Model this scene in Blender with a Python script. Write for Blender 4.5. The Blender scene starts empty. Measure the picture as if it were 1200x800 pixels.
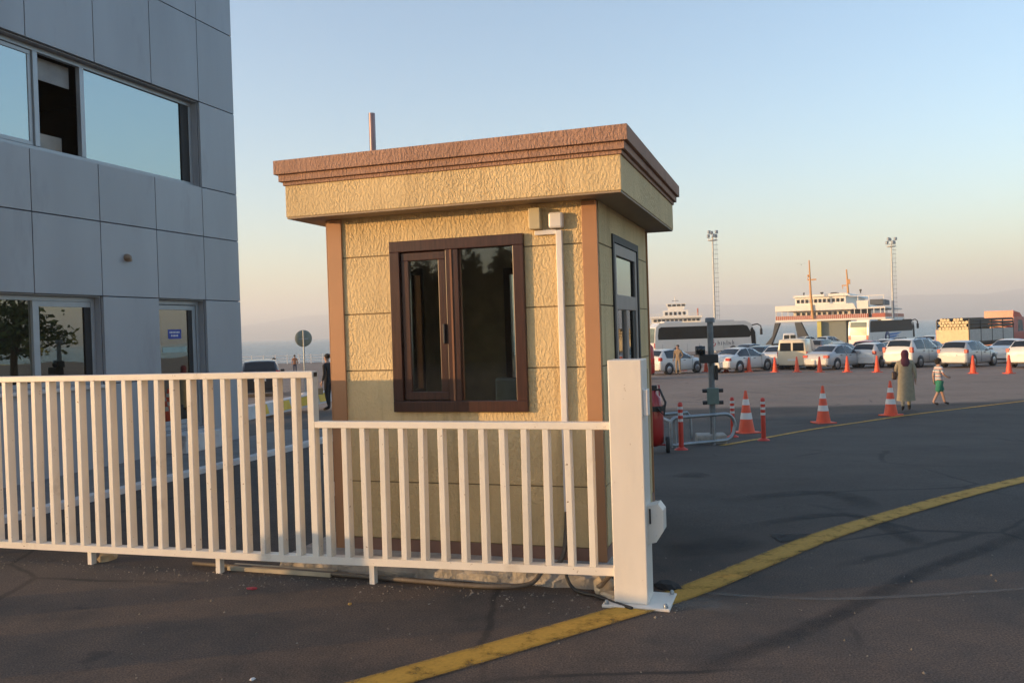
import bpy, bmesh, math, random
from mathutils import Vector, Matrix
from math import radians as R, sin, cos, pi, tan, sqrt, atan2

random.seed(7)
S = bpy.context.scene
COL = S.collection
TH = R(18.2)                       # the kiosk, fence and office all stand turned by this much
CAM_H = 1.65

# ------------------------------------------------------------------ camera
PITCH, ROLL, FPX = R(-0.66), R(1.8), 1000.0
fw = Vector((0, cos(PITCH), sin(PITCH)))
_r0 = Vector((1, 0, 0)); _u0 = _r0.cross(fw)
c_right = cos(ROLL) * _r0 - sin(ROLL) * _u0
c_up = sin(ROLL) * _r0 + cos(ROLL) * _u0
cam = bpy.data.cameras.new('camera'); cam.lens = 30; cam.sensor_width = 36; cam.clip_start = .05; cam.clip_end = 30000
co = bpy.data.objects.new('camera', cam); COL.objects.link(co)
m = Matrix((c_right, c_up, -fw)).transposed().to_4x4(); m.translation = Vector((0, 0, CAM_H)); co.matrix_world = m
S.camera = co


def smooth(a, b, x):
    t = max(0, min(1, (x - a) / (b - a))); return t * t * (3 - 2 * t)


def interp(tab, y):
    if y <= tab[0][0]: return tab[0][1]
    for (a, za), (b, zb) in zip(tab, tab[1:]):
        if y <= b: return za + (zb - za) * (y - a) / (b - a)
    return tab[-1][1]


TR = [(-30, 0), (6.8, 0), (8, -.02), (10, -.10), (12, -.22), (14.5, -.40), (17.6, -.59), (20, -.72), (23, -.80), (30, -.92), (40, -1.02), (50, -1.14), (62, -1.34), (80, -1.45), (92, -1.5), (130, -1.6)]
TL = [(-30, 0), (14, 0), (16, -.08), (20, -.30), (24, -.48), (30, -.72), (36, -.86), (40, -.95), (50, -1.14), (62, -1.34), (80, -1.45), (92, -1.5), (130, -1.6)]


def gz(x, y):
    t = smooth(-3.5, 1.5, x)
    return interp(TL, y) * (1 - t) + interp(TR, y) * t


def pray(px, py):
    return (fw * FPX + c_right * (px - 600) + c_up * (400 - py))


def on_ground(px, py):
    """where a line of sight meets the sloping yard"""
    d = pray(px, py); d = d / d.y
    lo, hi = 1.0, 140.0
    f = lambda y: CAM_H + d.z * y - gz(d.x * y, y)
    for _ in range(60):
        mid = (lo + hi) / 2
        if f(mid) > 0: lo = mid
        else: hi = mid
    return Vector((d.x * lo, lo, gz(d.x * lo, lo)))


def at(px, Y, py=None):
    """a spot on the yard (or in the air with py) at distance Y"""
    d = pray(px, 384 if py is None else py); d = d / d.y
    x = d.x * Y
    return Vector((x, Y, gz(x, Y) if py is None else CAM_H + d.z * Y))


# ------------------------------------------------------------------ materials
def new_mat(name):
    mt = bpy.data.materials.new(name); mt.use_nodes = True
    nt = mt.node_tree; return mt, nt, nt.nodes['Principled BSDF']


def mat(name, col, rough=.6, metal=0.0, var=.12, vscale=6.0, bump=0.0, bscale=40.0, bdist=.01, spec=.5, coat=0.0, dirt=None, dscale=1.5, stretch=None, detail=6, chips=None, island=0.0, objvar=0.0):
    mt, nt, b = new_mat(name)
    tc = nt.nodes.new('ShaderNodeTexCoord')
    vec = tc.outputs['Object']
    if stretch:
        mp = nt.nodes.new('ShaderNodeMapping'); mp.inputs['Scale'].default_value = stretch
        nt.links.new(vec, mp.inputs[0]); vec = mp.outputs[0]
    n = nt.nodes.new('ShaderNodeTexNoise'); n.inputs['Scale'].default_value = vscale; n.inputs['Detail'].default_value = detail
    nt.links.new(vec, n.inputs['Vector'])
    rp = nt.nodes.new('ShaderNodeValToRGB')
    rp.color_ramp.elements[0].position = .3; rp.color_ramp.elements[1].position = .7
    rp.color_ramp.elements[0].color = tuple(c * (1 - var) for c in col) + (1,)
    rp.color_ramp.elements[1].color = tuple(min(1, c * (1 + var)) for c in col) + (1,)
    nt.links.new(n.outputs['Fac'], rp.inputs[0])
    out = rp.outputs[0]
    if dirt:
        n2 = nt.nodes.new('ShaderNodeTexNoise'); n2.inputs['Scale'].default_value = dscale; n2.inputs['Detail'].default_value = 8; n2.inputs['Roughness'].default_value = .65
        nt.links.new(vec, n2.inputs['Vector'])
        r2 = nt.nodes.new('ShaderNodeValToRGB'); r2.color_ramp.elements[0].position = dirt[3]; r2.color_ramp.elements[1].position = dirt[3] + .2
        nt.links.new(n2.outputs['Fac'], r2.inputs[0])
        mx = nt.nodes.new('ShaderNodeMixRGB'); mx.inputs[2].default_value = (*dirt[:3], 1)
        nt.links.new(r2.outputs[0], mx.inputs[0]); nt.links.new(out, mx.inputs[1]); out = mx.outputs[0]
    if chips:
        n5 = nt.nodes.new('ShaderNodeTexNoise'); n5.inputs['Scale'].default_value = 38; n5.inputs['Detail'].default_value = 5; n5.inputs['Roughness'].default_value = .6
        nt.links.new(tc.outputs['Object'], n5.inputs['Vector'])
        r5 = nt.nodes.new('ShaderNodeValToRGB'); r5.color_ramp.elements[0].position = .68; r5.color_ramp.elements[1].position = .72; nt.links.new(n5.outputs['Fac'], r5.inputs[0])
        m5 = nt.nodes.new('ShaderNodeMixRGB'); m5.inputs[2].default_value = (*chips, 1); nt.links.new(r5.outputs[0], m5.inputs[0]); nt.links.new(out, m5.inputs[1]); out = m5.outputs[0]
    if objvar:
        oi = nt.nodes.new('ShaderNodeObjectInfo'); rb = nt.nodes.new('ShaderNodeMapRange'); rb.inputs[3].default_value = 1 - objvar; rb.inputs[4].default_value = 1 + objvar * .6; nt.links.new(oi.outputs['Random'], rb.inputs[0])
        m7 = nt.nodes.new('ShaderNodeMixRGB'); m7.blend_type = 'MULTIPLY'; m7.inputs[0].default_value = 1; nt.links.new(out, m7.inputs[1]); nt.links.new(rb.outputs[0], m7.inputs[2]); out = m7.outputs[0]
    if island:
        ge = nt.nodes.new('ShaderNodeNewGeometry'); ra = nt.nodes.new('ShaderNodeMapRange'); ra.inputs[3].default_value = 1 - island; ra.inputs[4].default_value = 1 + island; nt.links.new(ge.outputs['Random Per Island'], ra.inputs[0])
        m6 = nt.nodes.new('ShaderNodeMixRGB'); m6.blend_type = 'MULTIPLY'; m6.inputs[0].default_value = 1; nt.links.new(out, m6.inputs[1]); nt.links.new(ra.outputs[0], m6.inputs[2]); out = m6.outputs[0]
    nt.links.new(out, b.inputs['Base Color'])
    b.inputs['Roughness'].default_value = rough; b.inputs['Metallic'].default_value = metal
    b.inputs['Specular IOR Level'].default_value = spec; b.inputs['Coat Weight'].default_value = coat
    if bump:
        n3 = nt.nodes.new('ShaderNodeTexNoise'); n3.inputs['Scale'].default_value = bscale; n3.inputs['Detail'].default_value = 4
        nt.links.new(vec, n3.inputs['Vector'])
        bp = nt.nodes.new('ShaderNodeBump'); bp.inputs['Strength'].default_value = bump; bp.inputs['Distance'].default_value = bdist
        nt.links.new(n3.outputs['Fac'], bp.inputs['Height']); nt.links.new(bp.outputs[0], b.inputs['Normal'])
    return mt


def stucco(name, col, amp=1.0):
    """sprayed and trowelled render: elongated drops"""
    mt, nt, b = new_mat(name)
    tc = nt.nodes.new('ShaderNodeTexCoord')
    mp = nt.nodes.new('ShaderNodeMapping'); mp.inputs['Scale'].default_value = (1.35, 1.35, .75); mp.inputs['Rotation'].default_value = (.0, .22, .0)
    nt.links.new(tc.outputs['Object'], mp.inputs[0])
    n0 = nt.nodes.new('ShaderNodeTexNoise'); n0.inputs['Scale'].default_value = 30; n0.inputs['Detail'].default_value = 2
    nt.links.new(mp.outputs[0], n0.inputs['Vector'])
    ad = nt.nodes.new('ShaderNodeMixRGB'); ad.blend_type = 'ADD'; ad.inputs[0].default_value = .03
    nt.links.new(mp.outputs[0], ad.inputs[1]); nt.links.new(n0.outputs['Color'], ad.inputs[2])
    n1 = nt.nodes.new('ShaderNodeTexNoise'); n1.inputs['Scale'].default_value = 46; n1.inputs['Detail'].default_value = 3; n1.inputs['Roughness'].default_value = .5
    nt.links.new(ad.outputs[0], n1.inputs['Vector'])
    r1 = nt.nodes.new('ShaderNodeValToRGB'); r1.color_ramp.elements[0].position = .42; r1.color_ramp.elements[1].position = .62
    nt.links.new(n1.outputs['Fac'], r1.inputs[0])
    bp = nt.nodes.new('ShaderNodeBump'); bp.inputs['Distance'].default_value = .006
    nm_ = nt.nodes.new('ShaderNodeTexNoise'); nm_.inputs['Scale'].default_value = 1.6; nm_.inputs['Detail'].default_value = 3; nt.links.new(tc.outputs['Object'], nm_.inputs['Vector'])
    mr_ = nt.nodes.new('ShaderNodeMapRange'); mr_.inputs[1].default_value = .35; mr_.inputs[2].default_value = .65; mr_.inputs[3].default_value = .42 * amp; mr_.inputs[4].default_value = .92 * amp; nt.links.new(nm_.outputs['Fac'], mr_.inputs[0]); nt.links.new(mr_.outputs[0], bp.inputs['Strength'])
    nt.links.new(r1.outputs[0], bp.inputs['Height']); nt.links.new(bp.outputs[0], b.inputs['Normal'])
    n2 = nt.nodes.new('ShaderNodeTexNoise'); n2.inputs['Scale'].default_value = 2.2; n2.inputs['Detail'].default_value = 7
    nt.links.new(tc.outputs['Object'], n2.inputs['Vector'])
    r2 = nt.nodes.new('ShaderNodeValToRGB'); r2.color_ramp.elements[0].position = .3; r2.color_ramp.elements[1].position = .7
    r2.color_ramp.elements[0].color = tuple(c * .88 for c in col) + (1,); r2.color_ramp.elements[1].color = tuple(c * 1.08 for c in col) + (1,)
    nt.links.new(n2.outputs['Fac'], r2.inputs[0])
    ms = nt.nodes.new('ShaderNodeMapping'); ms.inputs['Scale'].default_value = (9, 9, .55); nt.links.new(tc.outputs['Object'], ms.inputs[0])
    n4 = nt.nodes.new('ShaderNodeTexNoise'); n4.inputs['Scale'].default_value = 1.0; n4.inputs['Detail'].default_value = 7; n4.inputs['Roughness'].default_value = .65; nt.links.new(ms.outputs[0], n4.inputs['Vector'])
    r4 = nt.nodes.new('ShaderNodeValToRGB'); r4.color_ramp.elements[0].position = .52; r4.color_ramp.elements[1].position = .75; r4.color_ramp.elements[0].color = (1, 1, 1, 1); r4.color_ramp.elements[1].color = (.74, .70, .66, 1); nt.links.new(n4.outputs['Fac'], r4.inputs[0])
    m4 = nt.nodes.new('ShaderNodeMixRGB'); m4.blend_type = 'MULTIPLY'; m4.inputs[0].default_value = 1; nt.links.new(r2.outputs[0], m4.inputs[1]); nt.links.new(r4.outputs[0], m4.inputs[2]); nt.links.new(m4.outputs[0], b.inputs['Base Color'])
    b.inputs['Roughness'].default_value = .75; b.inputs['Specular IOR Level'].default_value = .3
    return mt


def glass(name, tint, gcol=(1, 1, 1), base=0.0, rough=.01, wav=0.0):
    """thin pane: Fresnel reflection over a tinted see-through"""
    mt = bpy.data.materials.new(name); mt.use_nodes = True
    nt = mt.node_tree; nt.nodes.clear()
    o = nt.nodes.new('ShaderNodeOutputMaterial'); tr = nt.nodes.new('ShaderNodeBsdfTransparent'); gl = nt.nodes.new('ShaderNodeBsdfGlossy')
    tr.inputs[0].default_value = (*tint, 1); gl.inputs[0].default_value = (*gcol, 1); gl.inputs['Roughness'].default_value = rough
    fr = nt.nodes.new('ShaderNodeFresnel'); fr.inputs[0].default_value = 1.5
    ma = nt.nodes.new('ShaderNodeMath'); ma.operation = 'MULTIPLY_ADD'; ma.inputs[1].default_value = 1 - base; ma.inputs[2].default_value = base
    nt.links.new(fr.outputs[0], ma.inputs[0])
    mx = nt.nodes.new('ShaderNodeMixShader'); nt.links.new(ma.outputs[0], mx.inputs[0]); nt.links.new(tr.outputs[0], mx.inputs[1]); nt.links.new(gl.outputs[0], mx.inputs[2])
    if wav:
        n = nt.nodes.new('ShaderNodeTexNoise'); n.inputs['Scale'].default_value = 1.2; n.inputs['Detail'].default_value = 1
        tc = nt.nodes.new('ShaderNodeTexCoord'); nt.links.new(tc.outputs['Object'], n.inputs['Vector'])
        bp = nt.nodes.new('ShaderNodeBump'); bp.inputs['Strength'].default_value = wav; bp.inputs['Distance'].default_value = .02
        nt.links.new(n.outputs['Fac'], bp.inputs['Height']); nt.links.new(bp.outputs[0], gl.inputs['Normal'])
    nt.links.new(mx.outputs[0], o.inputs[0])
    return mt


def asphalt_mat():
    mt, nt, b = new_mat('asphalt')
    tc = nt.nodes.new('ShaderNodeTexCoord'); V = tc.outputs['Object']
    def noise(s, d=6, r=.6, vec=V):
        n = nt.nodes.new('ShaderNodeTexNoise'); n.inputs['Scale'].default_value = s; n.inputs['Detail'].default_value = d; n.inputs['Roughness'].default_value = r
        nt.links.new(vec, n.inputs['Vector']); return n.outputs['Fac']
    def ramp(f, p0, p1, c0, c1):
        r = nt.nodes.new('ShaderNodeValToRGB'); r.color_ramp.elements[0].position = p0; r.color_ramp.elements[1].position = p1
        r.color_ramp.elements[0].color = (*c0, 1); r.color_ramp.elements[1].color = (*c1, 1); nt.links.new(f, r.inputs[0]); return r.outputs[0]
    def mix(f, a, c, mode='MIX'):
        x = nt.nodes.new('ShaderNodeMixRGB'); x.blend_type = mode
        for s, v in ((0, f), (1, a), (2, c)):
            if isinstance(v, (int, float)): x.inputs[s].default_value = v
            elif isinstance(v, tuple): x.inputs[s].default_value = (*v, 1)
            else: nt.links.new(v, x.inputs[s])
        return x.outputs[0]
    base = ramp(noise(.55, 8, .65), .32, .68, (.050, .043, .039), (.084, .073, .066))
    # paler, redder far yard: its sunlight beyond the shadow edge put into colour
    sp = nt.nodes.new('ShaderNodeSeparateXYZ'); nt.links.new(V, sp.inputs[0])
    wob = noise(.12, 4)
    ad = nt.nodes.new('ShaderNodeMath'); ad.operation = 'MULTIPLY_ADD'; ad.inputs[1].default_value = 5.0; nt.links.new(wob, ad.inputs[0]); nt.links.new(sp.outputs['Y'], ad.inputs[2])
    far = nt.nodes.new('ShaderNodeMapRange'); far.inputs[1].default_value = 27.5; far.inputs[2].default_value = 28.5; nt.links.new(ad.outputs[0], far.inputs[0])
    c = mix(far.outputs[0], base, ramp(noise(.3, 8, .7), .3, .7, (.225, .162, .125), (.31, .232, .185)))
    # brown dust along the fence foot, plus the near lane's warm sunlight put into colour
    near = nt.nodes.new('ShaderNodeMapRange'); near.inputs[1].default_value = 7.5; near.inputs[2].default_value = 4.0; nt.links.new(sp.outputs['Y'], near.inputs[0])
    dust_sunlit = ramp(noise(1.1, 8, .7), .36, .60, (0, 0, 0), (1, 1, 1))
    md = nt.nodes.new('ShaderNodeMath'); md.operation = 'MULTIPLY'; nt.links.new(dust_sunlit, md.inputs[0]); nt.links.new(near.outputs[0], md.inputs[1])
    md2 = nt.nodes.new('ShaderNodeMath'); md2.operation = 'MULTIPLY'; nt.links.new(md.outputs[0], md2.inputs[0]); md2.inputs[1].default_value = .75
    c = mix(md2.outputs[0], c, (.150, .100, .072))
    # oil stains
    oil = ramp(noise(1.9, 6, .6), .64, .69, (0, 0, 0), (.5, .5, .5))
    c = mix(oil, c, (.030, .029, .030))
    # stone speckle
    sk = ramp(noise(95, 3, .7), .35, .72, (.45, .45, .45), (1.75, 1.70, 1.62))
    c = mix(1.0, c, sk, 'MULTIPLY')
    gr = ramp(noise(210, 2, .5), .70, .76, (0, 0, 0), (.8, .8, .8)); c = mix(gr, c, (.24, .21, .18))
    wv = nt.nodes.new('ShaderNodeTexNoise'); wv.inputs['Scale'].default_value = 1.5; wv.inputs['Detail'].default_value = 5; nt.links.new(V, wv.inputs['Vector'])
    av = mix(.16, V, wv.outputs['Color'], 'ADD')
    vo = nt.nodes.new('ShaderNodeTexVoronoi'); vo.feature = 'DISTANCE_TO_EDGE'; vo.inputs['Scale'].default_value = .42; nt.links.new(av, vo.inputs['Vector'])
    ck = ramp(vo.outputs['Distance'], .004, .011, (1, 1, 1), (0, 0, 0)); cmk = ramp(noise(.35, 3), .46, .56, (0, 0, 0), (.75, .75, .75))
    c = mix(mix(1.0, ck, cmk, 'MULTIPLY'), c, (.022, .020, .019))
    nt.links.new(c, b.inputs['Base Color'])
    b.inputs['Roughness'].default_value = .85; b.inputs['Specular IOR Level'].default_value = .3
    bp = nt.nodes.new('ShaderNodeBump'); bp.inputs['Strength'].default_value = .5; bp.inputs['Distance'].default_value = .004
    nt.links.new(noise(80, 4, .7), bp.inputs['Height'])
    bp2 = nt.nodes.new('ShaderNodeBump'); bp2.inputs['Strength'].default_value = .35; bp2.inputs['Distance'].default_value = .05
    nt.links.new(noise(1.3, 5, .55), bp2.inputs['Height']); nt.links.new(bp.outputs[0], bp2.inputs['Normal'])
    nt.links.new(bp2.outputs[0], b.inputs['Normal'])
    return mt


def worn_paint(name, col, under=None, cover=.40, scale=7.0, mx_a=1.0, soft=.18):
    """road paint rubbed through to the asphalt (see-through where worn)"""
    mt, nt, b = new_mat(name)
    tc = nt.nodes.new('ShaderNodeTexCoord')
    n = nt.nodes.new('ShaderNodeTexNoise'); n.inputs['Scale'].default_value = scale; n.inputs['Detail'].default_value = 9; n.inputs['Roughness'].default_value = .72
    nt.links.new(tc.outputs['Object'], n.inputs['Vector'])
    r = nt.nodes.new('ShaderNodeValToRGB'); r.color_ramp.elements[0].position = cover - soft; r.color_ramp.elements[1].position = cover + soft * .3
    r.color_ramp.elements[0].color = (0, 0, 0, 1); r.color_ramp.elements[1].color = (mx_a, mx_a, mx_a, 1)
    nt.links.new(n.outputs['Fac'], r.inputs[0]); cv = nt.nodes.new('ShaderNodeAttribute'); cv.attribute_name = 'cover'; cm_ = nt.nodes.new('ShaderNodeMath'); cm_.operation = 'MULTIPLY'
    nt.links.new(r.outputs[0], cm_.inputs[0]); nt.links.new(cv.outputs['Fac'], cm_.inputs[1]); nt.links.new(cm_.outputs[0], b.inputs['Alpha'])
    n2 = nt.nodes.new('ShaderNodeTexNoise'); n2.inputs['Scale'].default_value = 60; nt.links.new(tc.outputs['Object'], n2.inputs['Vector'])
    r2 = nt.nodes.new('ShaderNodeValToRGB'); r2.color_ramp.elements[0].color = tuple(c * .7 for c in col) + (1,); r2.color_ramp.elements[1].color = tuple(min(1, c * 1.25) for c in col) + (1,)
    nt.links.new(n2.outputs['Fac'], r2.inputs[0]); nt.links.new(r2.outputs[0], b.inputs['Base Color'])
    b.inputs['Roughness'].default_value = .8
    return mt


M = {}
M['asphalt'] = asphalt_mat()
M['stucco'] = stucco('cream_stucco', (.70, .525, .28))
M['lining'] = mat('dark_wall_lining', (.34, .29, .23), .7, var=.2)
M['groove'] = mat('board_joint', (.24, .17, .09), .85, var=.2)
M['cornice'] = stucco('brown_stucco', (.40, .235, .165), .9)
M['smooth_wall'] = mat('smooth_cream_board', (.62, .50, .28), .6, var=.06)
M['trim'] = mat('orange_brown_trim', (.42, .215, .105), .5, var=.06, vscale=3)
M['skirt'] = mat('brown_skirting', (.26, .145, .105), .6, var=.12, bump=.2)
M['soffit'] = mat('soffit_board', (.34, .25, .16), .6, var=.06)
M['mahog'] = mat('mahogany_pvc', (.050, .018, .011), .36, var=.35, vscale=5, stretch=(14, 14, 1), coat=.05)
M['mahog_lit'] = mat('sunlit_mahogany_edge', (.22, .10, .05), .35, var=.15)  # paler copy of the mahogany, carrying the sunlight on the frame edges
M['grey_frame'] = mat('grey_aluminium', (.27, .235, .21), .5, metal=.0, var=.06)
M['gasket'] = mat('black_rubber', (.015, .015, .016), .6, var=.1)
M['kglass'] = glass('kiosk_glass', (.80, .83, .80), (.9, .95, 1), .012, rough=.025, wav=.03)
M['bglass'] = glass('coated_glass', (.10, .13, .13), (.58, .66, .66), .60, wav=.18)
M['gglass'] = glass('shop_glass', (.25, .27, .25), (.80, .86, .80), .26, wav=.08)
M['panel'] = mat('grey_composite_panel', (.315, .335, .365), .40, var=.08, vscale=1.2, spec=.5, metal=.15, dirt=(.25, .262, .285, .56), dscale=1.6, stretch=(1, 1, .3), bump=.25, bscale=1.6, bdist=.03, island=.06)
M['joint'] = mat('dark_joint', (.035, .037, .042), .8)
M['alu'] = mat('window_aluminium', (.34, .37, .40), .4, metal=.4, var=.05)
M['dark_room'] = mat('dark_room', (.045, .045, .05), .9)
M['blind'] = mat('roller_blind', (.30, .31, .32), .8)
M['white_paint'] = mat('white_gloss_paint', (.75, .70, .62), .38, var=.045, vscale=5, bump=.12, bscale=35, bdist=.003, dirt=(.5, .44, .36, .60), dscale=3.2, chips=(.20, .12, .07), objvar=.05)
M['post_paint'] = mat('brushed_white_paint', (.75, .695, .62), .42, var=.06, vscale=3, bump=.35, bscale=18, bdist=.006, stretch=(1, 1, .35), dirt=(.58, .50, .40, .58), dscale=2.2, chips=(.30, .22, .15))
M['galv'] = mat('galvanised_steel', (.30, .33, .35), .42, metal=.6, var=.15, vscale=9)
M['dgalv'] = mat('weathered_steel', (.16, .18, .19), .5, metal=.4, var=.2, vscale=9)
M['pale_grey'] = mat('pale_grey_plastic', (.50, .50, .47), .5)
M['cream_plastic'] = mat('cream_plastic', (.52, .44, .27), .5, var=.04)
M['white_plastic'] = mat('white_plastic', (.74, .70, .66), .4, var=.03)
M['concrete'] = mat('rough_concrete', (.36, .335, .30), .9, var=.22, vscale=7, bump=.8, bscale=25, bdist=.02, dirt=(.17, .14, .11, .56), dscale=4)
M['kerb'] = mat('whitewashed_kerb', (.52, .51, .50), .8, var=.12, vscale=4, bump=.4, bscale=20, dirt=(.2, .19, .18, .57), dscale=3)
M['paving'] = mat('pavement', (.16, .155, .15), .9, var=.15, vscale=4, bump=.3)
M['yellow_line'] = worn_paint('yellow_road_paint', (.50, .275, .035), cover=.44)
M['white_line'] = worn_paint('white_road_paint', (.50, .48, .46), cover=.50, mx_a=.55)
M['tyre_dark'] = worn_paint('tyre_marks', (.018, .018, .019), cover=.50, scale=3.0, mx_a=.55, soft=.3)
M['seam'] = worn_paint('pale_seam_strip', (.20, .175, .15), cover=.48, scale=5, mx_a=.55, soft=.25)
M['patch'] = worn_paint('dark_patch', (.012, .012, .013), cover=.42, scale=4, mx_a=.9, soft=.2)
M['black_rubber'] = mat('black_hose', (.025, .024, .023), .55, var=.2)
M['grey_hose'] = mat('grey_corrugated_hose', (.13, .105, .08), .6, var=.15, bump=.5, bscale=90)
M['orange'] = mat('cone_orange', (.74, .085, .028), .5, var=.08)
M['red_pl'] = mat('bollard_red', (.55, .045, .025), .45, var=.1)
M['reflect'] = mat('reflective_white', (.66, .64, .62), .35, var=.06)
M['red_paint'] = mat('red_enamel', (.34, .014, .014), .3, coat=.5, var=.06)
M['tyre'] = mat('tyre_rubber', (.02, .02, .021), .8)
M['rim'] = mat('alloy_rim', (.35, .36, .38), .35, metal=.7)
M['car_glass'] = mat('car_glass', (.012, .015, .018), .06, var=.1, spec=.6)
M['coach_glass'] = mat('coach_glass', (.010, .012, .012), .12, var=.3, vscale=.8, spec=.12)
M['tail'] = mat('tail_light', (.45, .02, .015), .2, coat=.6, var=.1)
M['head'] = mat('head_light', (.7, .72, .74), .15, coat=.5, var=.1)
M['plate'] = mat('number_plate', (.7, .7, .68), .5, var=.03)
M['black_pl'] = mat('black_plastic', (.022, .022, .024), .5, var=.1)
M['skin'] = mat('skin', (.42, .25, .18), .6, var=.05)
M['water'] = None
M['bark'] = mat('bark', (.09, .065, .045), .9, var=.3, bump=.8, bscale=15, stretch=(3, 3, .5))


def paint(name, col, rough=.28):
    k = 'p_' + name
    if k not in M: M[k] = mat(name + '_car_paint', col, rough, var=.03, vscale=2, coat=.6)
    return M[k]


# ------------------------------------------------------------------ mesh builder
class MB:
    def __init__(s): s.v = []; s.f = []; s.mi = []; s.sm = []
    def add(s, vs, fs, mi=0, smooth=False):
        o = len(s.v); s.v += [tuple(v) for v in vs]
        for f in fs: s.f.append(tuple(i + o for i in f)); s.mi.append(mi); s.sm.append(smooth)
        return s
    def box(s, x0, x1, y0, y1, z0, z1, mi=0, bev=0.0):
        if x0 > x1: x0, x1 = x1, x0
        if y0 > y1: y0, y1 = y1, y0
        if z0 > z1: z0, z1 = z1, z0
        if bev:
            bm = bmesh.new(); bmesh.ops.create_cube(bm, size=1)
            for v in bm.verts: v.co = ((x0 + x1) / 2 + v.co.x * (x1 - x0), (y0 + y1) / 2 + v.co.y * (y1 - y0), (z0 + z1) / 2 + v.co.z * (z1 - z0))
            bmesh.ops.bevel(bm, geom=list(bm.edges), offset=bev, segments=2, profile=.5, affect='EDGES')
            bm.verts.index_update()
            s.add([v.co[:] for v in bm.verts], [[v.index for v in f.verts] for f in bm.faces], mi); bm.free(); return s
        vs = [(x0, y0, z0), (x1, y0, z0), (x1, y1, z0), (x0, y1, z0), (x0, y0, z1), (x1, y0, z1), (x1, y1, z1), (x0, y1, z1)]
        return s.add(vs, [(0, 3, 2, 1), (4, 5, 6, 7), (0, 1, 5, 4), (1, 2, 6, 5), (2, 3, 7, 6), (3, 0, 4, 7)], mi)
    def tube(s, pts, r, n=8, mi=0, caps=True):
        pts = [Vector(p) for p in pts]; rs = r if isinstance(r, (list, tuple)) else [r] * len(pts)
        rings = []; prev = None
        for i, p in enumerate(pts):
            t = (pts[min(i + 1, len(pts) - 1)] - pts[max(i - 1, 0)]).normalized()
            a = prev if prev is not None else (Vector((0, 0, 1)) if abs(t.z) < .9 else Vector((1, 0, 0)))
            a = (a - t * a.dot(t)).normalized(); b = t.cross(a); prev = a
            rings.append([p + (a * cos(2 * pi * k / n) + b * sin(2 * pi * k / n)) * rs[i] for k in range(n)])
        vs = [q for rg in rings for q in rg]; fs = []
        for i in range(len(pts) - 1):
            for k in range(n):
                fs.append((i * n + k, i * n + (k + 1) % n, (i + 1) * n + (k + 1) % n, (i + 1) * n + k))
        s.add(vs, fs, mi, True)
        if caps:
            s.add(rings[0], [tuple(reversed(range(n)))], mi); s.add(rings[-1], [tuple(range(n))], mi)
        return s
    def lathe(s, prof, c=(0, 0, 0), n=20, mi=0, axis='z', caps=True, smooth=True):
        """prof: (radius, height) pairs"""
        vs = []; c = Vector(c)
        for r, h in prof:
            for k in range(n):
                a = 2 * pi * k / n; p = (r * cos(a), r * sin(a), h)
                if axis == 'y': p = (p[0], p[2], p[1])
                if axis == 'x': p = (p[2], p[0], p[1])
                vs.append(c + Vector(p))
        fs = []
        for i in range(len(prof) - 1):
            for k in range(n):
                q = (i * n + k, i * n + (k + 1) % n, (i + 1) * n + (k + 1) % n, (i + 1) * n + k)
                fs.append(q if axis != 'y' else tuple(reversed(q)))
        s.add(vs, fs, mi, smooth)
        if caps:
            L = len(prof) - 1
            s.add(vs[:n], [tuple(reversed(range(n)))], mi); s.add(vs[L * n:], [tuple(range(n))], mi)
        return s
    def prism(s, poly, y0, y1, mi=0, plane='xz'):
        n = len(poly)
        if plane == 'xz': A = [(x, y0, z) for x, z in poly]; B = [(x, y1, z) for x, z in poly]
        elif plane == 'yz': A = [(y0, a, b) for a, b in poly]; B = [(y1, a, b) for a, b in poly]
        else: A = [(a, b, y0) for a, b in poly]; B = [(a, b, y1) for a, b in poly]
        fs = [tuple(range(n)), tuple(reversed(range(n, 2 * n)))] + [(i, i + n, (i + 1) % n + n, (i + 1) % n) for i in range(n)]
        return s.add(A + B, fs, mi)
    def grid(s, rows, mi=0, smooth=True, close=False):
        n = len(rows[0]); vs = [p for r in rows for p in r]; fs = []
        for i in range(len(rows) - 1):
            for k in range(n if close else n - 1):
                fs.append((i * n + k, i * n + (k + 1) % n, (i + 1) * n + (k + 1) % n, (i + 1) * n + k))
        return s.add(vs, fs, mi, smooth)
    def ball(s, c, r, n=12, mi=0):
        rx, ry, rz = r if isinstance(r, (tuple, list)) else (r, r, r)
        rows = [[(c[0] + rx * sin(pi * i / 8 + 1e-4) * cos(2 * pi * k / n), c[1] + ry * sin(pi * i / 8 + 1e-4) * sin(2 * pi * k / n), c[2] - rz * cos(pi * i / 8)) for k in range(n)] for i in range(9)]
        return s.grid(rows, mi, True, True)
    def build(s, name, mats, parent=None, fix=True):
        me = bpy.data.meshes.new(name); me.from_pydata(s.v, [], s.f)
        mats = mats if isinstance(mats, (list, tuple)) else [mats]
        for x in mats: me.materials.append(x)
        me.polygons.foreach_set('material_index', s.mi); me.polygons.foreach_set('use_smooth', s.sm)
        if fix:
            bm = bmesh.new(); bm.from_mesh(me); bmesh.ops.recalc_face_normals(bm, faces=bm.faces); bm.to_mesh(me); bm.free()
        me.update()
        o = bpy.data.objects.new(name, me); COL.objects.link(o)
        if parent: o.parent = parent
        return o


def tag(o, label=None, cat=None, group=None, kind=None):
    for k, v in (('label', label), ('category', cat), ('group', group), ('kind', kind)):
        if v: o[k] = v
    return o


def thing(name, label, cat, loc=(0, 0, 0), rz=0, group=None):
    o = bpy.data.objects.new(name, None); COL.objects.link(o); o.location = loc; o.rotation_euler = (0, 0, rz)
    return tag(o, label, cat, group)


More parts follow.
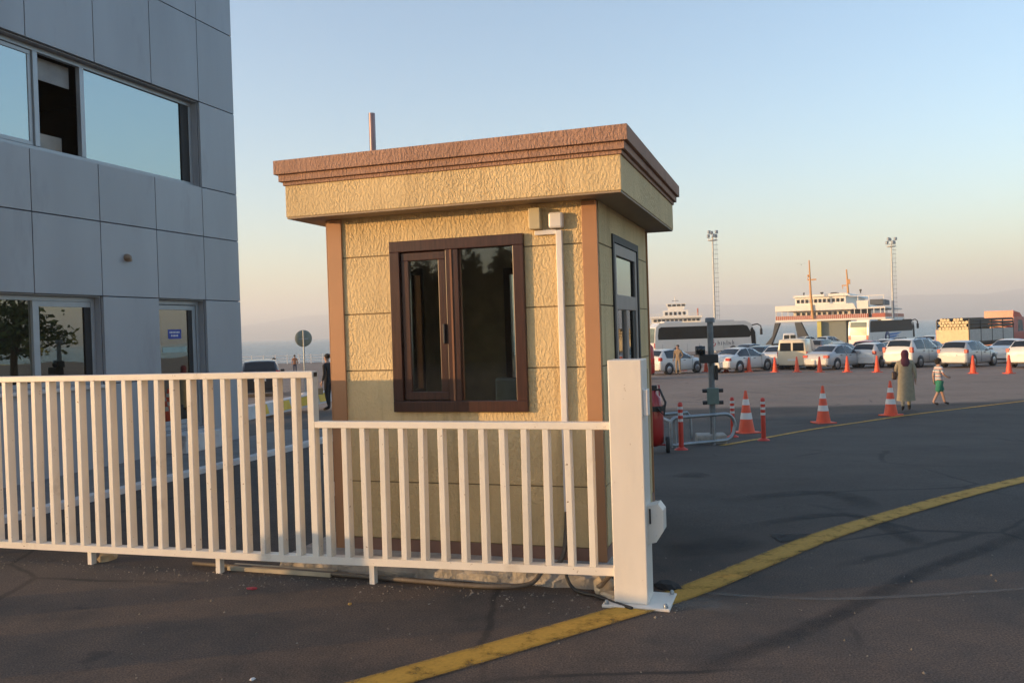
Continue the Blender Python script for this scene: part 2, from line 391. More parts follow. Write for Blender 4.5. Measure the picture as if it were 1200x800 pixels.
def copy_tree(o, parent=None, loc=None, rz=None):
    c = o.copy(); COL.objects.link(c)
    if parent: c.parent = parent
    for ch in list(o.children): copy_tree(ch, c)
    if loc is not None: c.location = loc
    if rz is not None: c.rotation_euler = (0, 0, rz)
    return c


def bx(name, m, parent, x0, x1, y0, y1, z0, z1, bev=0.0):
    return MB().box(x0, x1, y0, y1, z0, z1, 0, bev).build(name, m, parent)


# ================================================================== THE SETTING
def axis(lo, hi, steps):
    out = []; v = lo
    for lim, st in steps:
        while v < lim - 1e-6: out.append(v); v += st
    out.append(hi); return out


xs = axis(-90, 140, [(-12, 6), (14, .6), (30, 2), (140, 8)]); ys = axis(-30, 112, [(0, 5), (34, .5), (112, 3)])
g = MB(); g.grid([[(x, y, gz(x, y)) for x in xs] for y in ys], 0, True)
xe = (xs[0], xs[-1])
g.add([(xe[0], 112, gz(xe[0], 112)), (xe[1], 112, gz(xe[1], 112)), (xe[1], 112, -3.6), (xe[0], 112, -3.6)], [(0, 1, 2, 3)])
tag(g.build('ground', M['asphalt'], fix=False), 'dark asphalt yard sloping down to the ferry quay', kind='structure')


def ribbon(name, pts, w, m, dz=.004, label=None, n=6):
    soft = name in ('ground_stain', 'ground_seam')
    """painted strip laid over the ground; pts are ground points"""
    P = []
    for i in range(len(pts) - 1):
        p0, p1, p2, p3 = pts[max(0, i - 1)], pts[i], pts[i + 1], pts[min(len(pts) - 1, i + 2)]
        for k in range(n):
            t = k / n
            P.append(.5 * ((2 * p1) + (p2 - p0) * t + (2 * p0 - 5 * p1 + 4 * p2 - p3) * t * t + (3 * p1 - p0 - 3 * p2 + p3) * t ** 3))
    P.append(pts[-1]); mb = MB(); rows = []; N = len(P)
    for i, p in enumerate(P):
        t = (P[min(i + 1, N - 1)] - P[max(0, i - 1)]); t.z = 0; t.normalize(); s = Vector((t.y, -t.x, 0))
        rows.append([(q.x, q.y, gz(q.x, q.y) + dz) for q in (p + s * (w * (k / 6 - .5)) for k in range(7))])
    mb.grid(rows, 0, True)
    o = mb.build(name, m, fix=False); at_ = o.data.attributes.new('cover', 'FLOAT', 'POINT')
    for i in range(N):
        e = min(1, 4.0 * min(i, N - 1 - i) / N)
        for k in range(7): at_.data[i * 7 + k].value = ((0, .55, .9, 1, .9, .55, 0)[k] * e) if soft else (.45, .95, 1, 1, 1, .95, .45)[k]
    return tag(o, label, kind='structure')


near = [on_ground(*p) for p in ((250, 858), (440, 802), (560, 768), (700, 727), (800, 696), (880, 664), (960, 631), (1040, 605), (1120, 582), (1200, 562), (1300, 541))]
ribbon('road_marking', near, .21, M['yellow_line'], .008, 'worn yellow line curving across the near asphalt')
farl = [on_ground(*p) for p in ((846, 522), (900, 512.5), (965, 501), (1060, 487), (1200, 470), (1330, 456))]
ribbon('road_marking', farl, .15, M['yellow_line'], .008, 'thin straight yellow line beside the traffic cones')
for k in range(7):
    x0 = 985 + k * 9; a = on_ground(x0, 451.5 - (x0 - 985) * .06); b = on_ground(x0 + 5, 451.2 - (x0 - 985) * .06)
    ribbon('road_marking', [a, b], .22, M['white_line'], .006, 'faint broken white line on the far yard', 2)
ribbon('road_marking', [on_ground(*p) for p in ((640, 452), (760, 447), (900, 447), (985, 451.5))], .2, M['white_line'], .005, 'rubbed out white line on the far yard')
ribbon('ground_seam', [on_ground(*p) for p in ((770, 688), (840, 696), (960, 702), (1080, 698), (1200, 690), (1300, 684))], .07, M['seam'], .004, 'asphalt joint with its sunlit edge put in as pale colour')  # real joint; its paleness is sunlight painted onto the strip
ribbon('ground_seam', [on_ground(*p) for p in ((730, 705), (800, 706), (900, 716))], .28, M['seam'], .003, 'pale cement smear beside the gate post')
ribbon('ground_stain', [on_ground(*p) for p in ((840, 590), (900, 581), (960, 577), (1000, 584), (1022, 598))], .34, M['tyre_dark'], .003, 'curved dark tyre mark on the yard')
ribbon('ground_stain', [on_ground(*p) for p in ((860, 620), (960, 604), (1010, 606), (1060, 628), (1080, 640))], .2, M['tyre_dark'], .0035, 'thin tyre arc on the yard')
ribbon('ground_stain', [on_ground(*p) for p in ((780, 800), (960, 730), (1080, 670), (1160, 640), (1230, 610))], .17, M['tyre_dark'], .003, 'long diagonal tyre mark near the yellow line')
ribbon('ground_stain', [on_ground(*p) for p in ((775, 645), (830, 641), (890, 632))], .5, M['tyre_dark'], .0028, 'broad oily smear beside the kiosk')
ribbon('ground_stain', [on_ground(*p) for p in ((800, 560), (815, 556), (830, 555))], .5, M['tyre_dark'], .0028, 'small oily patch on the yard')
ribbon('ground_patch', [on_ground(*p) for p in ((908, 631), (935, 630), (962, 631))], .26, M['patch'], .0055, 'square black patch beneath the yellow line')

# sea, hills, haze
mt, nt, b = new_mat('sea_water'); M['water'] = mt
tc = nt.nodes.new('ShaderNodeTexCoord'); n = nt.nodes.new('ShaderNodeTexNoise'); n.inputs['Scale'].default_value = .35; n.inputs['Detail'].default_value = 8; n.inputs['Roughness'].default_value = .65
mp = nt.nodes.new('ShaderNodeMapping'); mp.inputs['Scale'].default_value = (.5, 1.4, 1); nt.links.new(tc.outputs['Object'], mp.inputs[0]); nt.links.new(mp.outputs[0], n.inputs['Vector'])
bp = nt.nodes.new('ShaderNodeBump'); bp.inputs['Strength'].default_value = .9; bp.inputs['Distance'].default_value = .6; nt.links.new(n.outputs['Fac'], bp.inputs['Height']); nt.links.new(bp.outputs[0], b.inputs['Normal'])
n2 = nt.nodes.new('ShaderNodeTexNoise'); n2.inputs['Scale'].default_value = .01; nt.links.new(tc.outputs['Object'], n2.inputs['Vector'])
r = nt.nodes.new('ShaderNodeValToRGB'); r.color_ramp.elements[0].color = (.05, .085, .11, 1); r.color_ramp.elements[1].color = (.09, .135, .165, 1); nt.links.new(n2.outputs['Fac'], r.inputs[0]); nt.links.new(r.outputs[0], b.inputs['Base Color'])
b.inputs['Roughness'].default_value = .25
g = MB(); g.grid([[(x, y, -3.0) for x in (-6500, 6500)] for y in (111, 6200)], 0)
tag(g.build('sea', M['water'], fix=False), 'calm blue grey sea beyond the quay', kind='structure')
M['hill'] = mat('scrub_hillside', (.10, .105, .075), .95, var=.35, vscale=.004, detail=8)
rnd = random.Random(3)
ph = [(rnd.uniform(0, 6.28), rnd.uniform(.7, 1.3)) for _ in range(8)]
rows = []
for j in range(7):
    row = []; d = j / 6
    for i in range(181):
        a = R(-75 + 150 * i / 180)
        h = 105 + 30 * sin(3.1 * a + ph[0][0]) + 22 * sin(8 * a + ph[1][0]) + 12 * sin(19 * a + ph[2][0]) + 5 * sin(47 * a + ph[3][0]) + 34 * smooth(.12, .40, a) - 18 * smooth(.46, .62, a)
        rr = 4300 + 1400 * d
        row.append((rr * sin(a), rr * cos(a), -3.5 + max(0, h) * sin(d * pi / 2) ** 1.2 * (1 + .12 * sin(31 * a + 9 * d))))
    rows.append(row)
g = MB(); g.grid(rows, 0)
tag(g.build('hills', M['hill'], fix=False), 'pale blue hills across the water', kind='structure')
hz = MB(); hz.box(-6900, 6900, -1800, 6300, -4.6, 196)
ho = hz.build('haze', None or bpy.data.materials.new('haze_air'))
tag(ho, kind='stuff')
hm = ho.data.materials[0]; hm.use_nodes = True; nt = hm.node_tree; nt.nodes.clear()
o_ = nt.nodes.new('ShaderNodeOutputMaterial'); pv = nt.nodes.new('ShaderNodeVolumePrincipled'); pv.inputs['Color'].default_value = (.90, .91, .90, 1); pv.inputs['Density'].default_value = 5.2e-4; pv.inputs['Anisotropy'].default_value = .1
nt.links.new(pv.outputs[0], o_.inputs['Volume'])

# ================================================================== KIOSK
KO = (0.5856, 5.7269, 0)
kf = thing('concrete_plinth', 'low rough concrete slab under the kiosk', 'plinth', KO, -TH)
kf['kind'] = 'structure'
pl = MB(); rn = random.Random(5)
xs_ = [-2.30 + .097 * i for i in range(25)]
top = .085
rows = [[(x, -.36 + rn.uniform(-.012, .012), -.06) for x in xs_], [(x, -.355 + rn.uniform(-.018, .018), .05 + rn.uniform(-.02, .012)) for x in xs_], [(x, -.325 + rn.uniform(-.025, .012), top + rn.uniform(-.012, .003)) for x in xs_], [(x, -.2, top) for x in xs_], [(x, 2.10, top) for x in xs_], [(x, 2.11, -.35) for x in xs_]]
pl.grid(rows, 0, False)
for xe_, sgn in ((xs_[0], -1), (xs_[-1], 1)):
    k = 0 if sgn < 0 else len(xs_) - 1
    pl.add([r_[k] for r_ in rows] + [(xs_[k], -.36, -.35)], [tuple(range(7))])
pl.build('slab', M['concrete'], kf, fix=False)

K = thing('guard_kiosk', 'cream stucco security kiosk with brown trim standing behind the low white fence', 'kiosk', KO, -TH)
KW, KD, Z0, Z1 = 2.02, 2.05, .085, 2.53
WX0, WX1, WZ0, WZ1 = -1.518, -.503, 1.096, 2.322
grooves = [.17, .584, .99, 1.397, 1.812, 2.230]


def clad_wall(length, holes, name, flip, thick=.06, proud=.007):
    """wall in its own plane: a along, b outwards; boards laid flush with 8 mm gaps, openings cut round"""
    mb = MB(); parts = []
    def put(a0, a1, z0, z1, b0, b1):
        if a1 - a0 < 1e-4 or z1 - z0 < 1e-4: return
        mb.box(*flip(a0, a1, b0, b1), z0, z1, 2 if b0 < -.05 else 1 if b0 < -.01 else 0)
    def tiles(z0, z1, b0, b1, inset):
        cuts = sorted(set([0, length] + [h[0] for h in holes] + [h[1] for h in holes]))
        for a0, a1 in zip(cuts, cuts[1:]):
            segs = [(z0, z1)]
            for h in holes:
                if h[0] <= a0 + 1e-5 and h[1] >= a1 - 1e-5:
                    ns = []
                    for s0, s1 in segs:
                        if s1 <= h[2] or s0 >= h[3]: ns.append((s0, s1)); continue
                        if s0 < h[2]: ns.append((s0, h[2]))
                        if s1 > h[3]: ns.append((h[3], s1))
                    segs = ns
            for s0, s1 in segs: put(a0, a1, s0, s1, b0, b1)
    tiles(Z0, Z1, -thick, -.03, 0); tiles(Z0, Z1, -.0299, 0, 0)
    edges = [Z0] + [z for z in grooves if Z0 < z < Z1] + [Z1]
    for z0, z1 in zip(edges, edges[1:]): tiles(z0 + .005, z1 - .005, .0, proud, 0)
    return mb.build(name, [M['stucco'], M['groove'], M['lining']], K)


clad_wall(KW, [(WX0 + KW, WX1 + KW, WZ0, WZ1)], 'wall', lambda a0, a1, b0, b1: (a0 - KW, a1 - KW, -b1, -b0))               # front
D0, D1, DZ = .47, 1.535, 2.335
clad_wall(KD - .12, [(D0 - .06, D1 - .06, 0, DZ)], 'wall', lambda a0, a1, b0, b1: (b0, b1, a0 + .06, a1 + .06))           # right
clad_wall(KD - .12, [(.45 - .06, 1.56 - .06, 1.10, 2.25)], 'wall', lambda a0, a1, b0, b1: (-KW - b1, -KW - b0, a0 + .06, a1 + .06))   # left
clad_wall(KW, [(KW - 1.34, KW - .30, 1.10, 2.25)], 'wall', lambda a0, a1, b0, b1: (a0 - KW, a1 - KW, KD + b0, KD + b1))   # rear
for a, c in ((-2.026, -1.909), (-.092, .014)):
    bx('corner_trim', M['trim'], K, a, c, -.024, -.0075, Z0, 2.512, .003)
bx('corner_trim', M['trim'], K, -2.034, -2.0275, -.024, .09, Z0, 2.512)
for a, c in ((-2.026, -1.909), (-.092, .014)): bx('corner_trim', M['trim'], K, a, c, KD + .0075, KD + .024, Z0, 2.512)
for a in ((-1.906, -.095, -.016, -.0076), (.0076, .014, .0, D0 - .01), (.0076, .014, D1 + .01, KD - .01)): bx('skirting', M['skirt'], K, *a, Z0 - .02, .168)
bx('floor', M['dark_room'], K, -1.955, -.065, .065, KD - .065, Z0 + .002, Z0 + .02)
il = MB(); il.box(-1.958, -.062, .062, KD - .062, 2.46, 2.475); il.build('ceiling_board', M['lining'], K)

# roof with soffit, fascia and stepped cornice
roof = bx('roof', M['stucco'], K, -2.242, .222, -.222, 2.272, 2.531, 2.757, .004)
bx('soffit', M['soffit'], K, -2.236, .216, -.216, 2.266, 2.518, 2.5305)
cm = MB()
for z0, z1, oh in ((2.7575, 2.784, .012), (2.7845, 2.834, .034), (2.8345, 2.935, .058)):
    cm.box(-2.242 - oh, .222 + oh, -.222 - oh, 2.272 + oh, z0, z1, 0, .004)
cm.build('cornice', M['cornice'], roof)
MX, MZ = -2.045, 3.50
an = MB(); an.tube([(MX, .8, 2.93), (MX, .8, MZ)], .027, 10); an.lathe([(.05, 2.9355), (.05, 2.95), (.025, 2.96)], (MX, .8, 0), 12)
M['mast'] = mat('maroon_pipe', (.24, .17, .18), .3, metal=.5)
an.build('roof_mast', M['mast'], K)


def hframe(name, parent, m, x0, x1, z0, z1, w, y0, y1, bev=.004):
    """rectangular frame in the x-z plane with mitre-free butt joints"""
    mb = MB(); mb.box(x0, x1, y0, y1, z1 - w, z1, 0, bev); mb.box(x0, x1, y0, y1, z0, z0 + w, 0, bev)
    mb.box(x0, x0 + w, y0 + .001, y1, z0 + w, z1 - w, 0, bev); mb.box(x1 - w, x1, y0 + .001, y1, z0 + w, z1 - w, 0, bev)
    return mb.build(name, m, parent)


kw = hframe('window', K, M['mahog'], WX0, WX1, WZ0, WZ1, .078, -.042, .03)
kw['label'] = 'brown two-light kiosk window facing the fence'
xm = -1.035
mm = MB(); mm.box(xm - .048, xm + .048, -.036, .028, WZ0 + .079, WZ1 - .079, 0, .004); mm.build('mullion', M['mahog'], kw)
bx('mullion_bead', M['mahog_lit'], kw, xm - .012, xm + .002, -.043, -.0365, WZ0 + .08, WZ1 - .08)
sa = hframe('sash', kw, M['mahog'], WX0 + .085, xm - .053, WZ0 + .085, WZ1 - .085, .058, -.022, .024)
bx('pane', M['kglass'], kw, WX0 + .144, xm - .112, .000, .004, WZ0 + .144, WZ1 - .144)
bx('pane', M['kglass'], kw, xm + .049, WX1 - .079, .006, .010, WZ0 + .08, WZ1 - .08)
for a in ((xm + .049, xm + .057), (WX1 - .087, WX1 - .079)): bx('gasket', M['mahog_lit'], kw, *a, -.004, .005, WZ0 + .08, WZ1 - .08)  # thin strips in the sunlit edge tone
bx('handle', M['black_pl'], kw, xm - .078, xm - .062, -.05, -.0225, 1.58, 1.72, .004)
# rear and left windows
rw = hframe('window', K, M['mahog'], -1.34, -.30, 1.10, 2.25, .06, KD - .05, KD + .02)
bx('pane', M['kglass'], rw, -1.279, -.361, KD - .02, KD - .016, 1.161, 2.189)
lw = MB(); y0, y1 = .45, 1.56
for a in ((y0, y1, 1.10, 1.16), (y0, y1, 2.19, 2.25), (y0, y0 + .06, 1.161, 2.189), (y1 - .06, y1, 1.161, 2.189)): lw.box(-KW - .02, -KW + .05, *a[:2], *a[2:])
lwo = lw.build('window', M['mahog'], K); bx('pane', M['kglass'], lwo, -KW + .01, -KW + .014, y0 + .061, y1 - .061, 1.161, 2.189)
# door on the right side
dr = MB()
for a in ((D0, D0 + .055, Z0 + .01, DZ), (D1 - .055, D1, Z0 + .01, DZ), (D0 + .056, D1 - .056, DZ - .055, DZ)): dr.box(-.05, .020, *a)
door = dr.build('door', M['gasket'], K)
lf = MB(); ya, yb = D0 + .06, D1 - .06
for a in ((ya, ya + .085, .12, DZ - .06), (yb - .085, yb, .12, DZ - .06), (ya + .086, yb - .086, 2.19, DZ - .06), (ya + .086, yb - .086, 1.79, 1.90), (ya + .086, yb - .086, .12, .95), ((ya + yb) / 2 - .04, (ya + yb) / 2 + .04, .951, 1.789)): lf.box(-.035, .012, *a, 0, .003)
leaf = lf.build('door_leaf', M['grey_frame'], door)
bx('pane', M['bglass'], door, -.012, -.008, ya + .086, yb - .086, 1.901, 2.189)
for a in ((ya + .086, ya + .10, 1.9, 2.19), (yb - .12, yb - .086, 1.9, 2.19), (ya + .086, ya + .13, .95, 1.79), (yb - .2, yb - .086, .95, 1.79)): bx('gasket', M['gasket'], door, -.0075, .004, *a)
bx('pane', M['kglass'], door, -.012, -.008, ya + .086, (ya + yb) / 2 - .041, .951, 1.789); bx('pane', M['kglass'], door, -.012, -.008, (ya + yb) / 2 + .041, yb - .086, .951, 1.789)
bx('handle', M['grey_frame'], door, .013, .05, ya + .02, ya + .05, 1.02, 1.16, .005)
# fittings on the front wall
bx('junction_box', M['cream_plastic'], K, -.447, -.366, -.078, -.0075, 2.338, 2.482, .006)
bx('junction_box', M['white_plastic'], K, -.314, -.214, -.062, -.0075, 2.338, 2.445, .014)
cd = MB(); cd.box(-.268, -.226, -.047, -.0078, .42, 2.325, 0, .004); cd.box(-.42, -.2685, -.036, -.0078, 2.300, 2.332, 0, .004)
cd.build('cable_duct', M['white_plastic'], K)
bx('wall_box', M['white_plastic'], K, -2.09, -2.036, .02, .07, .46, .56, .006)
# interior
dk = MB(); dk.box(-1.90, -1.32, .55, 1.95, .78, .82, 0, .004); dk.box(-1.88, -1.84, .6, .64, Z0 + .02, .78); dk.box(-1.88, -1.84, 1.86, 1.9, Z0 + .02, .78); dk.box(-1.38, -1.34, .6, .64, Z0 + .02, .78); dk.box(-1.38, -1.34, 1.86, 1.9, Z0 + .02, .78)
t = thing('desk', 'dark desk standing inside the kiosk behind its window', 'desk', KO, -TH)
dk.build('desk_frame', mat('dark_desk', (.10, .06, .035), .5), t)

t = thing('office_chair', 'dark office chair standing inside the kiosk', 'chair', Vector(KO) + Matrix.Rotation(-TH, 3, 'Z') @ Vector((-.78, 1.05, Z0 + .02)), R(140))
MB().box(-.23, .23, -.22, .22, .44, .52, 0, .03).build('seat', M['black_pl'], t)
MB().box(-.21, .21, .20, .26, .62, 1.18, 0, .025).build('backrest', M['galv'], t)
MB().tube([(0, 0, .06), (0, 0, .44)], .03, 8).build('stem', M['black_pl'], t)
MB().tube([(0, .15, .46), (0, .25, .55), (0, .24, .75)], .02, 6).build('back_bracket', M['black_pl'], t)
for k in range(5): MB().tube([(0, 0, .08), (.27 * cos(k * 1.2566), .27 * sin(k * 1.2566), .03)], .018, 6).build('leg', M['black_pl'], t)
# ================================================================== FENCE AND GATE POST
FO = (-0.97429, 5.68534, 0)
F = thing('metal_fence', 'white painted railing with a tall left section stepping down before the kiosk', 'fence', FO, -TH)
fx = lambda u: -u
xL = -8.2          # carries on out of the picture to the left
bx('top_rail', M['white_paint'], F, xL, -.392, -.036, .036, 1.380, 1.424, .004)
bx('top_rail', M['white_paint'], F, -.389, 1.648, -.036, .036, 1.040, 1.084, .004)
br = MB()
def quadrail(x0, x1, za, zb, hh, y0, y1):
    br.add([(x0, y0, za), (x1, y0, zb), (x1, y1, zb), (x0, y1, za), (x0, y0, za + hh), (x1, y0, zb + hh), (x1, y1, zb + hh), (x0, y1, za + hh)], [(0, 3, 2, 1), (4, 5, 6, 7), (0, 1, 5, 4), (1, 2, 6, 5), (2, 3, 7, 6), (3, 0, 4, 7)])
zb0 = lambda x: .117 + (x + .47) * .0185 if x > -.47 else .117 + (x + .47) * .0108
quadrail(xL, -.45, zb0(xL), zb0(-.45), .048, -.036, .036); quadrail(-.4499, 1.648, zb0(-.45), zb0(1.648), .048, -.036, .036)
br.build('bottom_rail', M['white_paint'], F)
rbar = random.Random(17)
def bar(x, ztop):
    mb = MB().box(x - .0195, x + .0195, -.033, .033, zb0(x) + .048, ztop, 0, .003); o = mb.build('bar', M['white_paint'], F)
    k0, k1 = rbar.gauss(0, .0022), rbar.gauss(0, .0022); zb_ = zb0(x)
    for v in o.data.vertices: f_ = (v.co.z - zb_) / (ztop - zb_); v.co.x += k0 * (1 - f_) + k1 * f_
us = [.545 + .1437 * i for i in range(53)]
for u in us:
    bar(-u, 1.380)
bx('end_post', M['white_paint'], F, -.44, -.392, -.033, .033, zb0(-.42) + .048, 1.380, .003)
bx('end_cap', M['gasket'], F, -.392, -.3895, -.02, .02, 1.388, 1.416)
for i in range(14):
    bar(-.312 + .1403 * i, 1.040)
for x in (0.0, -1.217, -2.364, -3.6, -4.8, -6.0, -7.2):
    lg = MB(); lg.box(x - .019, x + .019, -.024, .024, -.02, zb0(x), 0, .002); lo = lg.build('leg', M['white_paint'], F)

P = thing('gate_post', 'thick square white steel post bolted down at the right end of the fence', 'gate post', FO, -TH)
bx('column', M['post_paint'], P, 1.650, 1.852, -.10, .105, .016, 1.462, .006)
pp = MB(); pp.box(1.585, 1.985, -.155, .165, 0.0, .016, 0, .003)
pb = pp.build('base_plate', M['post_paint'], P)
for x in (1.61, 1.96):
    for y in (-.13, .14): MB().lathe([(.014, .016), (.014, .03), (.008, .04)], (x, y, 0), 6).build('bolt', M['galv'], pb)
bx('latch_plate', M['white_plastic'], P, 1.8525, 1.882, -.085, -.015, 1.13, 1.285, .004)
bk = MB(); bk.prism([(1.8525, .36), (1.90, .37), (1.945, .44), (1.945, .56), (1.915, .60), (1.8525, .585)], -.03, .09)
bo = bk.build('gate_bracket', M['post_paint'], P); bx('slot', M['gasket'], bo, 1.862, 1.872, -.034, -.0305, .48, .57)
bx('rear_strip', M['cream_plastic'], P, 1.72, 1.857, .1055, .135, .5, 1.40, .003)

# ================================================================== OFFICE BUILDING
BO = (-4.4287, 14.0, 0)
B = thing('office_building', 'grey panel clad office block with a strip of upper windows left of the kiosk', 'building', BO, -TH)
# local: x outwards from the facade, y = along (0 at far corner, negative towards the camera)
BL, BD, BH = 5.75, 11.5, 9.3
vj = [0, .87, 1.895, 2.94, 4.0, 5.0, BL]
hj = [.02, 1.13, 2.283, 3.262, 4.02, 5.335, 6.60, 7.95, BH]
holes = [(.87, 5.0, 4.02, 5.335), (.87, 1.895, .34, 2.283), (2.94, 5.0, 1.13, 2.283)]
bw = MB()
for a0, a1 in zip(vj, vj[1:]):
    for z0, z1 in zip(hj, hj[1:]):
        c = ((a0 + a1) / 2, (z0 + z1) / 2)
        if any(h[0] < c[0] < h[1] and h[2] < c[1] < h[3] for h in holes[:1] + holes[2:]): continue
        if z1 < 2.3 and .87 < c[0] < 1.895:
            continue
        bw.box(-.045, .0, -a1 + .006, -a0 - .006, z0 + .006, z1 - .006, 0, .004)
bw.box(-.045, 0, -1.89, -.876, .02, .334)
wall = bw.build('wall', M['panel'], B); 
# backing with openings left free (butted boxes)
bk = MB(); T0, T1 = -.30, -.046
def back(a0, a1, z0, z1): bk.box(T0, T1, -a1, -a0, z0, z1)
back(0, .87, 0, BH); back(5.0, BL, 0, BH); back(.87, 5.0, 5.335, BH); back(.87, 1.895, 2.283, 4.02); back(1.895, 5.0, 2.283, 4.02); back(1.895, 2.94, 0, 2.283); back(2.94, 5.0, 0, 1.13); back(.87, 1.895, 0, .34)
bk.build('wall_core', M['joint'], B)
# reveals
rv = MB()
for a0, a1, z0, z1, dep in ((.87, 5.0, 4.02, 5.335, .17), (2.94, 5.0, 1.13, 2.283, .15), (.87, 1.895, .34, 2.283, .15)):
    rv.box(-dep, -.046, -a0 - .012, -a0, z0, z1); rv.box(-dep, -.046, -a1, -a1 + .012, z0, z1); rv.box(-dep, -.046, -a1 + .0125, -a0 - .0125, z1 - .012, z1); rv.box(-dep, -.046, -a1 + .0125, -a0 - .0125, z0, z0 + .012)
rv.build('reveal', M['panel'], B)
ends = MB(); 
for (y0, y1) in ((-.046, .0),):
    xx = [-BD, -9.0, -7.2, -5.4, -3.6, -1.8, -.0465]
    for a, c in zip(xx, xx[1:]):
        for z0, z1 in zip(hj, hj[1:]): ends.box(a + .006, c - .006, .0005, .045, z0 + .006, z1 - .006); ends.box(a + .006, c - .006, -BL - .045, -BL - .0005, z0 + .006, z1 - .006)
ends.box(-BD, -BD + .25, -BL, 0, 0, BH); ends.box(-BD + .25, T0, -.2, 0, 0, BH - .2); ends.box(-BD + .25, T0, -BL, -BL + .2, 0, BH - .2)
ends.build('wall', M['panel'], B)
bx('roof', M['joint'], B, -BD + .01, -.01, -BL + .01, -.01, BH, BH + .12)
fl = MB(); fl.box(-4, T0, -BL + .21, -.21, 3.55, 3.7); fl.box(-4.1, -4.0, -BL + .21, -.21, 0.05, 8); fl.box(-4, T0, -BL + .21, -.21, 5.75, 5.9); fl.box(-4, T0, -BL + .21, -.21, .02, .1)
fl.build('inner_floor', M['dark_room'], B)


def fframe(name, a0, a1, z0, z1, w, x0, x1, parent, m):
    mb = MB(); mb.box(x0, x1, -a1, -a0, z1 - w, z1, 0, .004); mb.box(x0, x1, -a1, -a0, z0, z0 + w, 0, .004); mb.box(x0, x1 - .001, -a0 - w, -a0, z0 + w, z1 - w, 0, .004); mb.box(x0, x1 - .001, -a1, -a1 + w, z0 + w, z1 - w, 0, .004)
    return mb.build(name, m, parent)


uw = fframe('window', .885, 4.985, 4.035, 5.32, .06, -.20, -.14, B, M['alu']); uw['label'] = 'upper strip window with one light slid open'
for a in (3.03, 3.75): bx('mullion', M['alu'], uw, -.20, -.13, -a - .035, -a + .035, 4.096, 5.259, .004)
bx('pane', M['bglass'], uw, -.172, -.168, -2.994, -.946, 4.096, 5.259)
sw = fframe('sash', 3.79, 4.92, 4.10, 5.255, .05, -.185, -.155, uw, M['alu']); bx('pane', M['bglass'], uw, -.172, -.168, -4.869, -3.841, 4.151, 5.204)
bx('side_seal', M['gasket'], uw, -.167, -.15, -1.12, -.947, 4.096, 5.259)
bx('blind', M['blind'], uw, -.30, -.285, -3.70, -3.09, 4.98, 5.255)
bx('cabinet', mat('pale_cabinet', (.42, .40, .36), .6), uw, -.62, -.45, -3.5, -3.08, 3.72, 4.36)
gw = fframe('window', 2.955, 4.985, 1.145, 2.268, .06, -.19, -.13, B, M['alu']); gw['label'] = 'wide ground floor window behind the fence'
bx('mullion', M['alu'], gw, -.19, -.12, -3.93, -3.84, 1.206, 2.207, .004); bx('transom', M['alu'], gw, -.17, -.135, -3.839, -3.02, 2.14, 2.2065)
bx('pane', M['gglass'], gw, -.162, -.158, -3.839, -3.016, 1.206, 2.139); bx('pane', M['gglass'], gw, -.162, -.158, -4.924, -3.931, 1.206, 2.207)
bx('side_seal', M['gasket'], gw, -.157, -.14, -3.12, -3.017, 1.206, 2.139)
bx('sill', M['kerb'], gw, -.13, .06, -5.02, -2.90, 1.085, 1.128, .006)
dd = fframe('door', .885, 1.88, .355, 2.268, .06, -.19, -.13, B, M['alu']); dd['label'] = 'glazed side door with a small blue notice'
dl = fframe('door_leaf', .955, 1.81, .42, 2.20, .07, -.18, -.14, dd, M['alu']); bx('pane', M['gglass'], dd, -.162, -.158, -1.739, -1.026, .491, 2.129)
bx('side_seal', M['gasket'], dd, -.157, -.145, -1.12, -1.027, .491, 2.129)
ns = bx('notice', mat('blue_notice', (.02, .05, .30), .5), dd, -.1575, -.154, -1.55, -1.27, 1.70, 1.84)
nl = MB()
for k, (y0, y1) in enumerate(((-1.52, -1.32), (-1.49, -1.36))):
    x = y0
    while x < y1: nl.box(-.1538, -.1535, x, x + .02, 1.785 - .05 * k, 1.81 - .05 * k); x += .032
nl.build('lettering', M['white_plastic'], ns)
bx('sticker', mat('pale_green_sticker', (.30, .40, .38), .5), dd, -.1575, -.1545, -1.68, -1.16, 1.50, 1.58)
bx('doorstep', M['kerb'], B, -.02, .34, -1.85, -.9, .056, .315, .01)
sn = MB(); sn.lathe([(.05, 0), (.05, .03), (.035, .06), (.02, .075)], (.0, -2.5, 2.82), 14, axis='x'); sn.box(.02, .09, -2.52, -2.49, 2.76, 2.80)
sn.build('wall_sensor', mat('bronze_plastic', (.22, .15, .10), .5), B)
# pavement and kerb
pvm = MB(); pvm.box(.0, 1.41, -7.5, 1.1, -.02, .055); po = pvm.build('pavement', M['paving']); po.location = BO; po.rotation_euler = (0, 0, -TH); tag(po, 'narrow pavement along the office wall', kind='structure')
kb = MB(); rk = random.Random(2)
y = -7.5
while y < 1.05:
    y2 = min(1.1, y + .95); kb.box(1.412, 1.53 + rk.uniform(-.004, .004), y + .006, y2 - .006, -.05, .07 + rk.uniform(-.004, .004), 0, .012); y = y2
ko = kb.build('kerb', M['kerb']); ko.location = BO; ko.rotation_euler = (0, 0, -TH); tag(ko, 'whitewashed kerb beside the office wall', kind='structure')

# ================================================================== STREET FURNITURE
def round_sign(px, py):
    p = on_ground(px, py)
    t = thing('road_sign', 'round road sign seen from behind on a thin pole left of the kiosk', 'road sign', p, R(20))
    MB().tube([(0, 0, 0), (0, 0, 2.9)], .035, 10).build('pole', M['galv'], t)
    MB().lathe([(.02, -.012), (.37, -.012), (.38, 0), (.37, .012), (.02, .012)], (0, .05, 2.55), 28, axis='y').build('disc', mat('sign_back', (.20, .22, .18), .5), t)
    MB().box(-.2, .2, .02, .037, 2.5, 2.56).build('clamp', M['galv'], t)
    MB().lathe([(.28, 0), (.26, .1), (.1, .14)], (0, 0, 0), 16).build('base', M['kerb'], t)
round_sign(358, 463)

